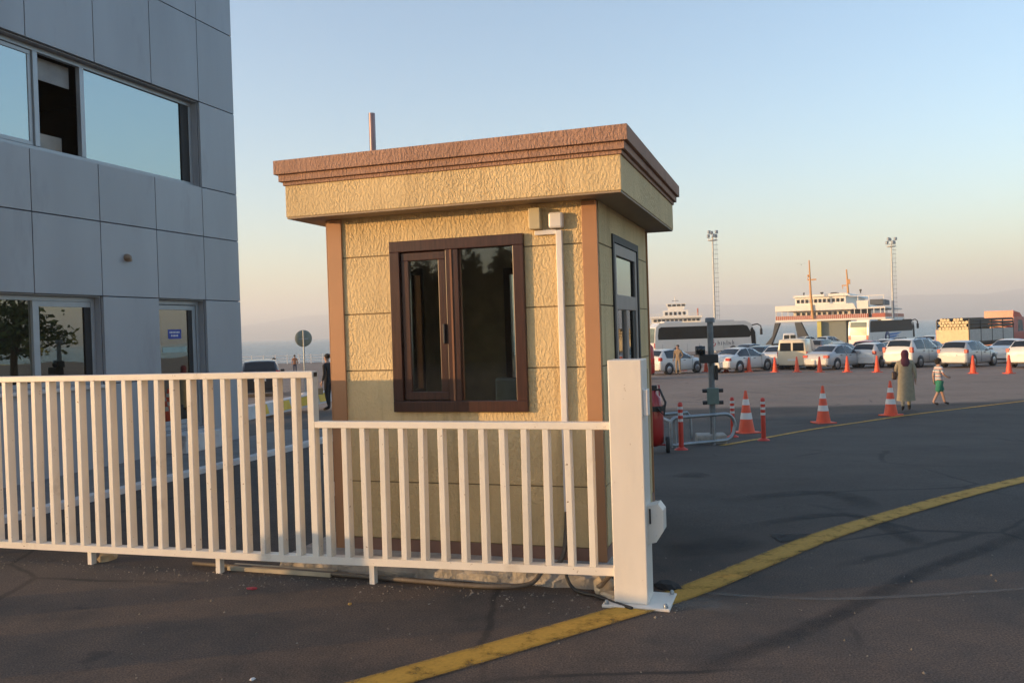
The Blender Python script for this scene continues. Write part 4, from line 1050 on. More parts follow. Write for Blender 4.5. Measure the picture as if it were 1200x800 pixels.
# ================================================================== FERRIES
M['ship_white'] = mat('ship_cream_paint', (.84, .79, .70), .5, var=.05)
M['ship_dark'] = mat('ship_dark_hull', (.055, .055, .052), .6, var=.15)
M['ship_glass'] = mat('ship_window', (.02, .02, .022), .15)
M['ship_red'] = mat('ship_red_rail', (.48, .13, .07), .6, var=.15)
M['ship_mast'] = mat('ship_mast_ochre', (.55, .27, .08), .5)
M['ship_green'] = mat('ship_bulkhead', (.20, .21, .17), .6)


def ferry_main(px, Y, label):
    p = at(px, Y); k = Y / FPX
    t = thing('car_ferry', label, 'ferry', (p.x - .7, Y, -3.0), -.50)
    wx = lambda x: (x - px) * k * 1.0
    wz = lambda y: (378.3 - y) * k + CAM_H + 3.0
    Lh = 44
    # hull with car deck
    hl = MB(); hl.prism([(wx(906), .4), (wx(1040), .4), (wx(1037), wz(403)), (wx(908), wz(403))], 2, Lh); hl.build('hull', M['ship_dark'], t)
    for x0, x1, x2, x3 in ((913, 918.5, 905, 901), (939, 946, 952, 944)):
        MB().prism([(wx(x0), wz(378)), (wx(x1), wz(378)), (wx((x1 + x2) / 2 + .5), wz(394)), (wx(x2 + 3), wz(404)), (wx(x3), wz(404)), (wx((x0 + x3) / 2 + 2.5), wz(394))] if x0 < 920 else [(wx(936), wz(378)), (wx(943), wz(378)), (wx(951), wz(396)), (wx(950), wz(400)), (wx(940), wz(400))], 1.0, 2.4).build('bow_strut', M['ship_dark'], t)
    bx('bulkhead', M['ship_green'], t, wx(961), wx(993), 2.2, 9, wz(404), wz(377.3)); bx('ramp', M['ship_green'], t, wx(915), wx(1035), -4.5, 2.2, wz(408), wz(405.5))
    bx('side_casing', M['ship_green'], t, wx(1014), wx(1036), 2.2, Lh, wz(404), wz(377.5))
    bx('pillar', mat('ship_yellow', (.55, .48, .12), .5), t, wx(961.5), wx(966), 1.2, 2.1, wz(404), wz(378))
    # decks
    bx('main_deck', M['ship_white'], t, wx(913), wx(1036.5), 1.5, Lh, wz(377.2), wz(374.9), .05)
    rr = MB(); rr.box(wx(913.2), wx(1018), 1.52, 1.62, wz(374.85), wz(370.2)); rr.box(wx(1022), wx(1036), 1.52, 1.62, wz(374.85), wz(370.2)); rr.box(wx(1035.6), wx(1036), 1.63, Lh, wz(374.85), wz(370.2)); rr.box(wx(913.2), wx(913.6), 1.63, Lh, wz(374.85), wz(370.2)); rr.build('bulwark', M['ship_red'], t)
    ps_ = MB()
    for x in (914, 921, 928, 1003, 1010, 1017, 1024, 1031, 1035.5): ps_.box(wx(x) - .06, wx(x) + .06, 1.64, 1.8, wz(374.8), wz(364.6))
    for i in range(46): ps_.box(wx(913.5 + i * 2.28) - .03, wx(913.5 + i * 2.28) + .03, 1.46, 1.515, wz(374.85), wz(369.9))
    ps_.build('railing', M['ship_white'], t)
    bx('lower_house', M['ship_white'], t, wx(932), wx(997), 3.6, Lh - 6, wz(374.85), wz(364.6)); bx('open_lounge', M['ship_glass'], t, wx(998), wx(1018), 6, Lh - 6, wz(374.85), wz(364.6))
    for i in range(10): bx('window', M['ship_glass'], t, wx(936 + i * 6.0), wx(939.4 + i * 6.0), 3.5, 3.595, wz(371), wz(366.6))
    ud = MB(); ud.prism([(wx(913), wz(364.5)), (wx(1005), wz(364.5)), (wx(1002), wz(357.5)), (wx(913), wz(357.8))], 1.5, Lh - 5); ud.build('upper_deck', M['ship_white'], t)
    bx('aft_deck', M['ship_white'], t, wx(1005.2), wx(1036), 1.7, Lh - 5, wz(364.5), wz(362.9))
    bx('awning', mat('dark_awning', (.10, .11, .12), .8), t, wx(1020), wx(1034), 1.6, 14, wz(360.2), wz(354.2)); bx('aft_panel', M['ship_white'], t, wx(1005.5), wx(1018), 1.8, 2.2, wz(362.8), wz(355))
    bx('upper_house', M['ship_white'], t, wx(934), wx(992), 3.8, Lh - 10, wz(357.4), wz(348.2)); rf = MB(); rf.prism([(wx(932), wz(348.1)), (wx(998), wz(348.1)), (wx(993), wz(344.8)), (wx(933), wz(346))], 3.2, Lh - 9); rf.build('roof', M['ship_white'], t)
    for i in range(11): bx('window', M['ship_glass'], t, wx(936 + i * 5.05), wx(939.2 + i * 5.05), 3.7, 3.795, wz(355), wz(350.8))
    aw = MB(); aw.box(wx(996), wx(1035), 3, 3.1, wz(349.6), wz(349)); 
    for x in (1006, 1018, 1034): aw.box(wx(x) - .05, wx(x) + .05, 3, 3.1, wz(363), wz(349))
    aw.build('aft_frame', M['ship_white'], t)
    m1 = MB(); m1.tube([(wx(957), 1.3, wz(374)), (wx(955.2), 1.3, wz(345)), (wx(954.4), 1.3, wz(304.5))], [.24, .2, .11], 8); m1.box(wx(952), wx(962), 1.22, 1.38, wz(328.6), wz(327)); m1.tube([(wx(951.8), 1.3, wz(327)), (wx(954.5), 1.3, wz(320))], .05, 5); m1.ball((wx(953), 1.3, wz(323)), .22); m1.build('mast', M['ship_mast'], t)
    m2 = MB(); m2.tube([(wx(991.5), 8, wz(346)), (wx(990.2), 8, wz(315.5))], [.2, .12], 8); m2.box(wx(984.5), wx(992), 7.9, 8.1, wz(335.6), wz(334.2)); m2.box(wx(990.6), wx(994), 7.8, 8.2, wz(333.5), wz(327.5)); m2.tube([(wx(985), 8, wz(335)), (wx(985.4), 8, wz(339))], .06, 5); m2.build('mast', M['ship_mast'], t)
    for x, w_, h_ in ((942, .16, .55), (963, .3, .5), (1007, .2, .7)): MB().lathe([(w_ * .5, 0), (w_ * .5, h_ * .5), (w_, h_ * .6), (w_, h_)], (wx(x), 6, wz(345.5)), 10).build('vent', M['ship_dark'], t)
    MB().prism([(wx(969), wz(345)), (wx(981), wz(345)), (wx(978), wz(342.6)), (wx(972), wz(342.6))], 8, 11).build('life_raft', M['ship_dark'], t)
    return t


ferry_main(974, 150, 'large cream car ferry with two ochre masts and open car deck')


def ferry_far(px, Y):
    k = Y / FPX; p = at(px, Y, 376)
    t = thing('car_ferry', 'smaller cream ferry showing above the white coach beside the kiosk', 'ferry', (p.x, Y, -3.0), -atan2(p.x, Y))
    wx = lambda x: (x - px) * k; wz = lambda y: (383.0 - y) * k + CAM_H + 3.0
    MB().prism([(wx(757), .2), (wx(829), .2), (wx(826), wz(393)), (wx(760), wz(393))], 1, 42).build('hull', M['ship_dark'], t)
    bx('car_deck_house', M['ship_white'], t, wx(760), wx(826), 2, 40, wz(393), wz(378.5))
    bx('lower_house', M['ship_white'], t, wx(763.5), wx(821), 3, 36, wz(378.45), wz(373.4))
    for i in range(11): bx('window', M['ship_glass'], t, wx(766 + i * 5), wx(769.4 + i * 5), 2.9, 2.995, wz(377), wz(374.4))
    bx('upper_deck', M['ship_white'], t, wx(762), wx(823), 1.6, 38, wz(373.35), wz(370.6), .05)
    bx('upper_house', M['ship_white'], t, wx(777), wx(807), 5, 26, wz(370.55), wz(363.6))
    for i in range(5): bx('window', M['ship_glass'], t, wx(779.5 + i * 5.2), wx(782.6 + i * 5.2), 4.9, 4.995, wz(369.4), wz(365.6))
    rl2 = MB()
    for z in (369.2, 367.8): rl2.box(wx(762.5), wx(776), 1.7, 1.76, wz(z), wz(z - .3)); rl2.box(wx(808), wx(822.5), 1.7, 1.76, wz(z), wz(z - .3))
    for i in range(12): rl2.box(wx(762.6 + i * 5.4), wx(762.9 + i * 5.4), 1.7, 1.76, wz(370.6), wz(367.4))
    rl2.build('railing', M['ship_white'], t)
    ph_ = MB(); ph_.prism([(wx(783.5), wz(363.55)), (wx(801), wz(363.55)), (wx(803.5), wz(359.5)), (wx(805), wz(355.6)), (wx(780.8), wz(355.6)), (wx(781.8), wz(359.5))], 5.5, 11); ph_.build('pilot_house', M['ship_white'], t)
    for i in range(4): bx('window', M['ship_glass'], t, wx(783 + i * 5.4), wx(787 + i * 5.4), 5.40, 5.495, wz(358.9), wz(356.4))
    MB().tube([(wx(792), 8, wz(355.6)), (wx(791.4), 8, wz(346.5))], .09, 6).build('mast', M['ship_white'], t)
    MB().box(wx(788), wx(796), 7.95, 8.05, wz(352.2), wz(351.6)).build('crosstree', M['ship_dark'], t)
    fn = MB(); fn.tube([(wx(818), 6, wz(370.5)), (wx(818), 6, wz(362))], .2, 8); fn.build('funnel', M['ship_red'], t)
ferry_far(792, 230)
# vehicles boarding the ferry
fz = lambda px, Y: (at(px, Y).x, Y, -1.5)
car('van', WH, 926, 118, 'white van boarding under the left strut of the ferry', az=20, cat='van', name='parked_van', loc=fz(926, 108), far=True)
car('sedan', CR, 948, 106, 'cream saloon waiting on the ramp of the ferry', az=70, loc=fz(947, 104), far=True)
car('hatch', WH, 968, 100, 'white hatchback in front of the ferry bulkhead', az=52, loc=fz(972, 98), far=True)


# ================================================================== PEOPLE
def skin_mesh(name, verts, edges, root=0, lv=2):
    me = bpy.data.meshes.new(name); me.from_pydata([v[0] for v in verts], edges, [])
    o = bpy.data.objects.new(name, me); COL.objects.link(o)
    md = o.modifiers.new('s', 'SKIN'); md.use_smooth_shade = True
    sd = me.skin_vertices[0].data
    for i, v in enumerate(verts):
        r_ = v[1]; sd[i].radius = r_ if isinstance(r_, tuple) else (r_, r_); sd[i].use_root = (i == root)
    ss = o.modifiers.new('u', 'SUBSURF'); ss.levels = lv; ss.render_levels = lv
    dg = bpy.context.evaluated_depsgraph_get(); dg.update()
    out = bpy.data.meshes.new_from_object(o.evaluated_get(dg))
    bpy.data.objects.remove(o); out.name = name
    return out


def body(t, sc, joints, radii, fn, mats, hair=None):
    """one continuous skinned figure; fn(x, y, z) chooses the clothing of a face"""
    J = {k: Vector(v) * sc for k, v in joints.items()}
    V = []; idx = {}
    for k in J: idx[k] = len(V); r_ = radii[k.rstrip('LR')]; V.append((J[k][:], tuple(a * sc for a in r_) if isinstance(r_, tuple) else r_ * sc))
    E = [('pelvis', 'spine'), ('spine', 'chest'), ('chest', 'neck'), ('neck', 'jaw'), ('jaw', 'skull'), ('skull', 'crown')]
    for s in 'LR':
        E += [('pelvis', 'hip' + s), ('hip' + s, 'knee' + s), ('knee' + s, 'ankle' + s), ('ankle' + s, 'toe' + s), ('chest', 'shoulder' + s), ('shoulder' + s, 'elbow' + s), ('elbow' + s, 'wrist' + s), ('wrist' + s, 'palm' + s)]
    E = [(idx[a], idx[c]) for a, c in E]
    me = skin_mesh('person_body', V, E, idx['pelvis'])
    # fingers, ears, nose, eyes joined to the same mesh
    mb = MB()
    for s in 'LR':
        w, pm = J['wrist' + s], J['palm' + s]; d = (pm - w).normalized(); side = Vector((1, 0, 0)) if abs(d.x) < .8 else Vector((0, 0, 1)); side = (side - d * side.dot(d)).normalized(); nrm = d.cross(side)
        for k, (off, ln) in enumerate(((-.028, .06), (-.010, .075), (.009, .07), (.027, .055))):
            a = pm + nrm * off * sc; mb.tube([a, a + d * ln * .55 * sc, a + d * ln * sc + side * (-.02 if s == 'L' else .02) * sc], [.009 * sc, .008 * sc, .005 * sc], 6, mi=0)
        a = w + d * .03 * sc - nrm * .02 * sc; mb.tube([a, a + (d * .03 - nrm * .03) * sc, a + (d * .06 - nrm * .035) * sc], [.011 * sc, .010 * sc, .006 * sc], 6, mi=0)
    sk_ = J['skull']; jw = J['jaw']
    f_ = Vector((0, 1, 0)); c_ = (sk_ + jw) / 2
    mb.ball((c_.x, c_.y + .088 * sc, c_.z), (.013 * sc, .018 * sc, .02 * sc), 8, 0)
    for s in (-1, 1):
        mb.ball((c_.x + s * .082 * sc, c_.y, c_.z + .005 * sc), (.012 * sc, .022 * sc, .032 * sc), 8, 0)
        mb.ball((c_.x + s * .032 * sc, c_.y + .078 * sc, c_.z + .028 * sc), .011 * sc, 8, 1)
    mb.ball((c_.x, c_.y + .078 * sc, c_.z - .045 * sc), (.024 * sc, .008 * sc, .007 * sc), 8, 2)
    bm = bmesh.new(); bm.from_mesh(me); bm.faces.ensure_lookup_table()
    n0 = len(bm.faces)
    vs = [bm.verts.new(v) for v in mb.v]; extra = []
    for f, mi in zip(mb.f, mb.mi):
        try: ff = bm.faces.new([vs[i] for i in f]); ff.smooth = True; extra.append((ff, mi))
        except ValueError: pass
    for f in bm.faces: f.material_index = fn(f.calc_center_median() / sc)
    for ff, mi in extra: ff.material_index = (0, len(mats), len(mats) + 1)[mi]
    bm.to_mesh(me); bm.free()
    for x in mats: me.materials.append(x)
    me.materials.append(M['black_pl']); me.materials.append(mat('lips', (.32, .13, .11), .6))
    o = bpy.data.objects.new('body', me); COL.objects.link(o); o.parent = t
    return J


RAD = dict(pelvis=(.15, .115), spine=(.125, .10), chest=(.155, .11), neck=.052, jaw=(.070, .075), skull=(.082, .098), crown=(.055, .065), hip=(.088, .09), knee=.060, ankle=.042, toe=(.042, .028), shoulder=.060, elbow=.043, wrist=.028, palm=(.040, .02))


def pose(step=.0, armL=(.0, 0), armR=(.0, 0), **kw):
    J = dict(pelvis=(0, 0, .93), spine=(0, .0, 1.12), chest=(0, .0, 1.36), neck=(0, .0, 1.50), jaw=(0, .03, 1.575), skull=(0, .015, 1.655), crown=(0, .005, 1.715))
    for s, sg in (('L', -1), ('R', 1)):
        st = step * sg
        J['hip' + s] = (sg * .09, 0, .90); J['knee' + s] = (sg * .095, st * .5 + .03, .49); J['ankle' + s] = (sg * .095, st - (.0 if st > 0 else .03), .085 if st >= 0 else .13); J['toe' + s] = (sg * .105, st + .17, .035 if st >= 0 else .04)
        J['shoulder' + s] = (sg * .185, 0, 1.41); J['elbow' + s] = (sg * .235, -.03, 1.14); J['wrist' + s] = (sg * .25, .05, .90); J['palm' + s] = (sg * .25, .075, .83)
    J.update(kw); return J


cloth = lambda nm, c: mat(nm, c, .9, var=.12, vscale=14, bump=.4, bscale=30, bdist=.01)
# the woman: long coat, headscarf, walking away
pw_ = on_ground(1062, 481.5)
W_ = thing('person', 'person in a long olive beige coat and dark red headscarf walking away', 'person', pw_, R(-20))
coatm = cloth('olive_coat', (.30, .265, .185)); scarf = cloth('plum_headscarf', (.105, .030, .045)); shoe = cloth('dark_shoe', (.03, .026, .025))
J = pose(.17, shoulderL=(-.18, 0, 1.40), elbowL=(-.27, -.02, 1.14), wristL=(-.22, .14, 1.03), palmL=(-.18, .21, 1.03), elbowR=(.25, -.06, 1.14), wristR=(.26, -.03, .90), palmR=(.26, -.01, .83))
def fw_(c):
    if c.z > 1.5: return 0
    if c.z < .16: return 2
    if abs(c.x) > .2 and c.z < .95 and c.z > .7: return 0
    if c.x < -.1 and c.y > .15 and c.z > .9: return 0
    return 1
SCW = 1.63 / 1.77
RW = dict(RAD); RW.update(hip=(.10, .10), ankle=.045, shoulder=.070, elbow=.058, wrist=.034)
body(W_, SCW, J, RW, fw_, [M['skin'], coatm, shoe])
ct = MB(); rows = []
for z, rx, ry, oy, fl in ((.30, .235, .215, .0, .035), (.38, .228, .20, -.005, .03), (.55, .222, .185, -.01, .02), (.75, .215, .175, -.015, .012), (.93, .212, .168, -.015, .006), (1.10, .192, .150, -.01, .0), (1.25, .205, .150, -.005, 0), (1.37, .215, .140, -.005, 0), (1.45, .17, .115, 0, 0), (1.50, .07, .075, 0, 0)):
    rows.append([((rx + fl * sin(5 * a_ + z * 2)) * cos(a_) * SCW, ((ry + fl * cos(4 * a_ + z)) * sin(a_) + oy) * SCW, z * SCW) for a_ in (2 * pi * k / 28 for k in range(28))])
ct.grid(rows, 0, True, True); ct.build('coat', coatm, W_)
hs = MB(); rows = []
for z, rx, ry, oy in ((1.30, .10, .10, -.07), (1.38, .15, .13, -.04), (1.46, .13, .125, -.015), (1.53, .095, .11, -.005), (1.60, .102, .118, .0), (1.67, .106, .122, .0), (1.73, .085, .10, -.005), (1.77, .04, .05, -.01)):
    rows.append([(rx * cos(a_) * SCW, (ry * sin(a_) * (.72 if sin(a_) > 0 and z > 1.5 else 1) + oy) * SCW, z * SCW) for a_ in (2 * pi * k / 20 for k in range(20))])
hs.grid(rows, 0, True, True); hs.build('headscarf', scarf, W_)
bg = MB(); bg.box(-.12, .12, -.055, .055, 0, .22, 0, .03); bg.tube([(-.09, 0, .21), (-.07, 0, .33), (.07, 0, .33), (.09, 0, .21)], .012, 6)
o = bg.build('handbag', mat('dark_leather', (.03, .018, .02), .45)); hw = Matrix.Rotation(R(-20), 4, 'Z') @ Vector((-.285 * SCW, .04, .84)); o.location = pw_ + hw; o.rotation_euler = (0, 0, R(60)); tag(o, 'dark handbag hanging from the left arm of the walking woman', 'handbag')
# the boy
pb_ = on_ground(1101, 474.5)
Bo = thing('person', 'boy in a striped shirt and green shorts walking beside the woman', 'person', pb_, R(-86))
mt, nt, b = new_mat('striped_shirt')
tc = nt.nodes.new('ShaderNodeTexCoord'); sp = nt.nodes.new('ShaderNodeSeparateXYZ'); nt.links.new(tc.outputs['Object'], sp.inputs[0])
ml = nt.nodes.new('ShaderNodeMath'); ml.operation = 'MULTIPLY'; ml.inputs[1].default_value = 9.5; nt.links.new(sp.outputs['Z'], ml.inputs[0]); fr = nt.nodes.new('ShaderNodeMath'); fr.operation = 'FRACT'; nt.links.new(ml.outputs[0], fr.inputs[0])
rp = nt.nodes.new('ShaderNodeValToRGB'); rp.color_ramp.interpolation = 'CONSTANT'; e = rp.color_ramp.elements; e[0].color = (.62, .62, .60, 1); e[1].position = .38; e[1].color = (.06, .14, .24, 1); e2 = e.new(.60); e2.color = (.60, .60, .58, 1); e3 = e.new(.80); e3.color = (.40, .10, .10, 1)
nt.links.new(fr.outputs[0], rp.inputs[0]); nt.links.new(rp.outputs[0], b.inputs['Base Color']); b.inputs['Roughness'].default_value = .9; M['stripes'] = mt
green = cloth('green_shorts', (.03, .20, .13)); hairm = cloth('dark_hair', (.018, .013, .010))
J = pose(-.27, elbowR=(.26, .02, 1.18), wristR=(.27, .18, 1.06), palmR=(.25, .25, 1.05), elbowL=(-.25, -.07, 1.14), wristL=(-.26, -.05, .90), palmL=(-.26, -.03, .83))
def fb_(c):
    if c.z > 1.47: return 0
    if abs(c.x) > .21 and c.z < 1.22: return 0
    if c.z > .92: return 1
    if c.z > .50: return 2
    if c.z < .10: return 3
    return 0
RB = dict(RAD); RB.update(hip=(.10, .10), knee=.062, shoulder=.066, elbow=.046, skull=(.10, .112), jaw=(.082, .085), crown=(.068, .075))
SCB = 1.34 / 1.77
body(Bo, SCB, J, RB, fb_, [M['skin'], M['stripes'], green, shoe])
sh = MB(); rows = []
for z, rx, ry in ((.56, .16, .0), (.70, .165, 0), (.86, .165, 0), (.93, .16, 0)):
    pass
hr = MB(); hr.ball((0, -.012 * SCB, 1.685 * SCB), (.112 * SCB, .125 * SCB, .10 * SCB), 14); hr.ball((0, -.04 * SCB, 1.61 * SCB), (.10 * SCB, .09 * SCB, .08 * SCB), 14); hr.build('hair', hairm, Bo)
for s in (-1, 1):
    kn = Vector((s * .095, (-.27 * s) * .5 + .03, .49)); hp = Vector((s * .09, 0, .93))
    MB().tube([hp * SCB, (hp * .4 + kn * .6) * SCB, (hp * .12 + kn * .88) * SCB], [.125 * SCB, .115 * SCB, .112 * SCB], 14, caps=False).build('shorts_leg', green, Bo)


def simple_person(p, rz, sc, top, legs, label, hairc=(.02, .015, .012), step=.08, **kw):
    t = thing('person', label, 'person', p, rz)
    def f(c):
        if c.z > 1.48: return 0
        if abs(c.x) > .2 and c.z < .93: return 0
        if c.z > .93: return 1
        if c.z < .09: return 3
        return 2
    body(t, sc, pose(step, **kw), RAD, f, [M['skin'], top, legs, shoe])
    h_ = MB(); h_.ball((0, -.015 * sc, 1.685 * sc), (.092 * sc, .108 * sc, .08 * sc), 12); h_.build('hair', mat('hair', hairc, .8), t)
    return t


tanm = cloth('tan_cloth', (.26, .19, .12)); khaki = cloth('khaki_cloth', (.30, .23, .15)); blackc = cloth('black_cloth', (.014, .014, .016)); whitec = cloth('white_cloth', (.6, .6, .6)); navy = cloth('navy_cloth', (.03, .04, .08))
simple_person(at(793.5, 49), R(150), .98, tanm, khaki, 'man in tan clothes standing beside the white hatchback', step=.05, elbowL=(-.30, -.02, 1.14), wristL=(-.18, .05, .98), palmL=(-.13, .08, .96))
pbk = on_ground(385.5, 481)
simple_person(pbk, R(70), .97, blackc, blackc, 'person in black half hidden by the left edge of the kiosk', step=.04)
bg = MB(); bg.box(-.11, .11, -.05, .05, 0, .2, 0, .03); bg.tube([(-.08, 0, .19), (-.05, 0, .34), (.05, 0, .34), (.08, 0, .19)], .012, 6)
o = bg.build('carrier_bag', mat('tan_bag', (.45, .29, .16), .7)); o.location = pbk + Vector((-.24, -.12, .50)); o.rotation_euler = (0, 0, R(30)); tag(o, 'tan bag held by the person in black', 'bag')
simple_person(at(319.5, 47), R(170), .97, whitec, navy, 'person in white standing behind the black car')
simple_person(at(344, 72), R(10), .95, cloth('orange_cloth', (.34, .13, .06)), navy, 'person in a rust coloured top beside the quay railing')
# seagull
sg = thing('seagull', 'small dark seagull flying left of the ferry mast', 'bird', at(939, 120, 310), R(70))
MB().ball((0, 0, 0), (.24, .08, .08), 10).build('body', M['pale_grey'], sg)
for s in (-1, 1): MB().add([(.1, s * .05, .03), (-.08, s * .05, .03), (-.12, s * .35, .16), (-.1, s * .65, .06), (.0, s * .38, .18)], [(0, 1, 2, 4), (4, 2, 3)]).build('wing', M['ship_dark'], sg)

# ================================================================== SMALL THINGS ON THE GROUND
kl = lambda x, y, z: Vector(KO) + Matrix.Rotation(-TH, 3, 'Z') @ Vector((x, y, z))
hp = [kl(-.25, -.03, .45), kl(-.26, -.05, .25), kl(-.28, -.12, .11), kl(-.34, -.34, .10), kl(-.42, -.43, .03), kl(-.7, -.50, .022), kl(-1.1, -.49, .022), kl(-1.6, -.46, .022), kl(-2.2, -.44, .022), kl(-3.0, -.42, .022)]
def spl(pts, n=6):
    P = []
    for i in range(len(pts) - 1):
        p0, p1, p2, p3 = pts[max(0, i - 1)], pts[i], pts[i + 1], pts[min(len(pts) - 1, i + 2)]
        for k in range(n):
            t_ = k / n; P.append(.5 * ((2 * p1) + (p2 - p0) * t_ + (2 * p0 - 5 * p1 + 4 * p2 - p3) * t_ * t_ + (3 * p1 - p0 - 3 * p2 + p3) * t_ ** 3))
    return P + [pts[-1]]
tag(MB().tube(spl(hp), .016, 8).build('corrugated_hose', M['grey_hose']), 'grey brown corrugated hose lying along the plinth under the fence', 'hose')
cp = [kl(-.24, -.04, .40), kl(-.24, -.06, .2), kl(-.20, -.2, .10), kl(-.17, -.40, .09), kl(-.10, -.45, .02), kl(.05, -.52, .015), kl(.18, -.62, .014), kl(.30, -.70, .014)]
tag(MB().tube(spl(cp), .011, 7).build('black_cable', M['black_rubber']), 'black cable running from the duct to the gate post foot', 'cable')
cp = [kl(.02, -.40, .05), kl(.06, -.47, .06), kl(.10, -.44, .10), kl(.15, -.42, .14), kl(.20, -.40, .05)]
tag(MB().tube(spl(cp), .016, 7).build('grey_cable', M['grey_hose']), 'grey cable loop poking up behind the gate post foot', 'cable')


def lump(name, p, r_, m, label, cat, seed, group=None):
    bm = bmesh.new(); bmesh.ops.create_icosphere(bm, subdivisions=2, radius=1); rn_ = random.Random(seed)
    for v in bm.verts: v.co = Vector((v.co.x * r_[0], v.co.y * r_[1], max(v.co.z, -.45) * r_[2])) * (1 + rn_.uniform(-.2, .2))
    me = bpy.data.meshes.new(name); bm.to_mesh(me); bm.free(); me.materials.append(m); o_ = bpy.data.objects.new(name, me); COL.objects.link(o_); o_.location = Vector(p) + Vector((0, 0, r_[2] * .4)); o_.rotation_euler = (0, 0, seed); return tag(o_, label, cat, group)


stone = mat('pale_stone', (.42, .35, .25), .9, var=.25, vscale=20, bump=.6, bscale=40); 
lump('stone', on_ground(125, 656), (.075, .05, .05), mat('sand_stone', (.46, .36, .22), .9, var=.2), 'sandy yellow stone under the tall railing', 'stone', 1)
lump('rubble_piece', on_ground(716, 700), (.10, .06, .025), stone, 'flat concrete chip in front of the gate post base plate', 'rubble', 2)
lump('rubble_piece', kl(.07, -.40, 0), (.075, .06, .08), stone, 'pale rubble lump beside the left side of the gate post', 'rubble', 4)
lump('rubble_piece', on_ground(735, 672), (.09, .05, .06), stone, 'rubble lump wedged behind the gate post', 'rubble', 9)
lump('clod', on_ground(782, 688), (.10, .07, .025), mat('black_clod', (.02, .02, .02), .9), 'black clod on the asphalt right of the gate post', 'clod', 5)
lump('litter', on_ground(295, 690), (.035, .02, .012), mat('red_scrap', (.35, .03, .04), .6), 'crumpled red scrap on the asphalt', 'litter', 3)
lump('litter', on_ground(299, 666), (.018, .014, .010), whitec, 'tiny white scrap under the tall railing', 'litter', 6)
lump('litter', on_ground(296, 796), (.016, .012, .008), whitec, 'tiny white scrap at the bottom of the picture', 'litter', 7)
lump('litter', on_ground(410, 708), (.014, .012, .009), mat('ochre_leaf', (.4, .24, .06), .8), 'tiny ochre leaf on the asphalt before the fence', 'litter', 8)
bq = MB(); bq.box(-.42, .42, -.05, .05, 0, .03, 0, .004)
o = bq.build('timber_batten', mat('pale_batten', (.42, .36, .26), .8, var=.2)); o.location = kl(-2.25, -.42, .0); o.rotation_euler = (0, 0, -TH); tag(o, 'pale timber batten lying below the step of the fence', 'batten')


# ================================================================== TREES beside the yard (they show in the glass)
def leaf_mat(nm, c0, c1):
    mt, nt, b = new_mat(nm)
    oi = nt.nodes.new('ShaderNodeTexCoord'); n_ = nt.nodes.new('ShaderNodeTexNoise'); n_.inputs['Scale'].default_value = 1.7; nt.links.new(oi.outputs['Object'], n_.inputs['Vector'])
    r_ = nt.nodes.new('ShaderNodeValToRGB'); r_.color_ramp.elements[0].position = .35; r_.color_ramp.elements[1].position = .65; r_.color_ramp.elements[0].color = (*c0, 1); r_.color_ramp.elements[1].color = (*c1, 1)
    nt.links.new(n_.outputs['Fac'], r_.inputs[0]); nt.links.new(r_.outputs[0], b.inputs['Base Color']); b.inputs['Roughness'].default_value = .7; return mt


M['leaf'] = leaf_mat('olive_leaves', (.035, .055, .015), (.09, .105, .03))


def tree_proto(h, seed):
    rn_ = random.Random(seed); t = thing('tree', '', 'tree', (0, 0, 0))
    tr = MB(); tr.tube([(0, 0, -.2), (.1, 0, h * .25), (.0, .1, h * .5), (.1, .1, h * .8)], [.2, .16, .12, .04], 8)
    tips = []
    for i in range(16):
        z = h * rn_.uniform(.28, .78); a = rn_.uniform(0, 6.28); l_ = h * rn_.uniform(.14, .30); e_ = Vector((l_ * cos(a), l_ * sin(a), z + l_ * rn_.uniform(.1, .7))); tr.tube([(0, .05, z), (e_.x * .5, e_.y * .5, (z + e_.z) / 2 + .1), e_], [.06, .04, .015], 5); tips.append(e_)
    tr.build('trunk', M['bark'], t)
    cr = MB()
    for e_ in tips + [Vector((0, 0, h * .9))]:
        for _ in range(150):
            d = Vector((rn_.gauss(0, 1), rn_.gauss(0, 1), rn_.gauss(0, .8))) * h * .055; c_ = e_ + d
            u = Vector((rn_.uniform(-1, 1), rn_.uniform(-1, 1), rn_.uniform(-1, 1))).normalized(); v = u.orthogonal().normalized(); s_ = rn_.uniform(.09, .2)
            cr.add([c_ - u * s_, c_ + v * s_ * .6, c_ + u * s_, c_ - v * s_ * .6], [(0, 1, 2, 3)])
    cr.build('crown', M['leaf'], t, fix=False); return t


tp = tree_proto(7.5, 1); tp.location = (23, 22.5, gz(23, 22.5)); tp['label'] = 'leafy tree beside the yard, nearest the traffic cones'; tp['group'] = 'trees around the yard'
row_ = [(31, 25, .8, 'leafy tree on the far right of the yard')]
for i, (x, y, s_, lb) in enumerate(row_):
    c = copy_tree(tp, loc=(x, y, gz(x, y)), rz=i * 1.3 + .6); c.scale = (s_, s_, s_); c['label'] = lb

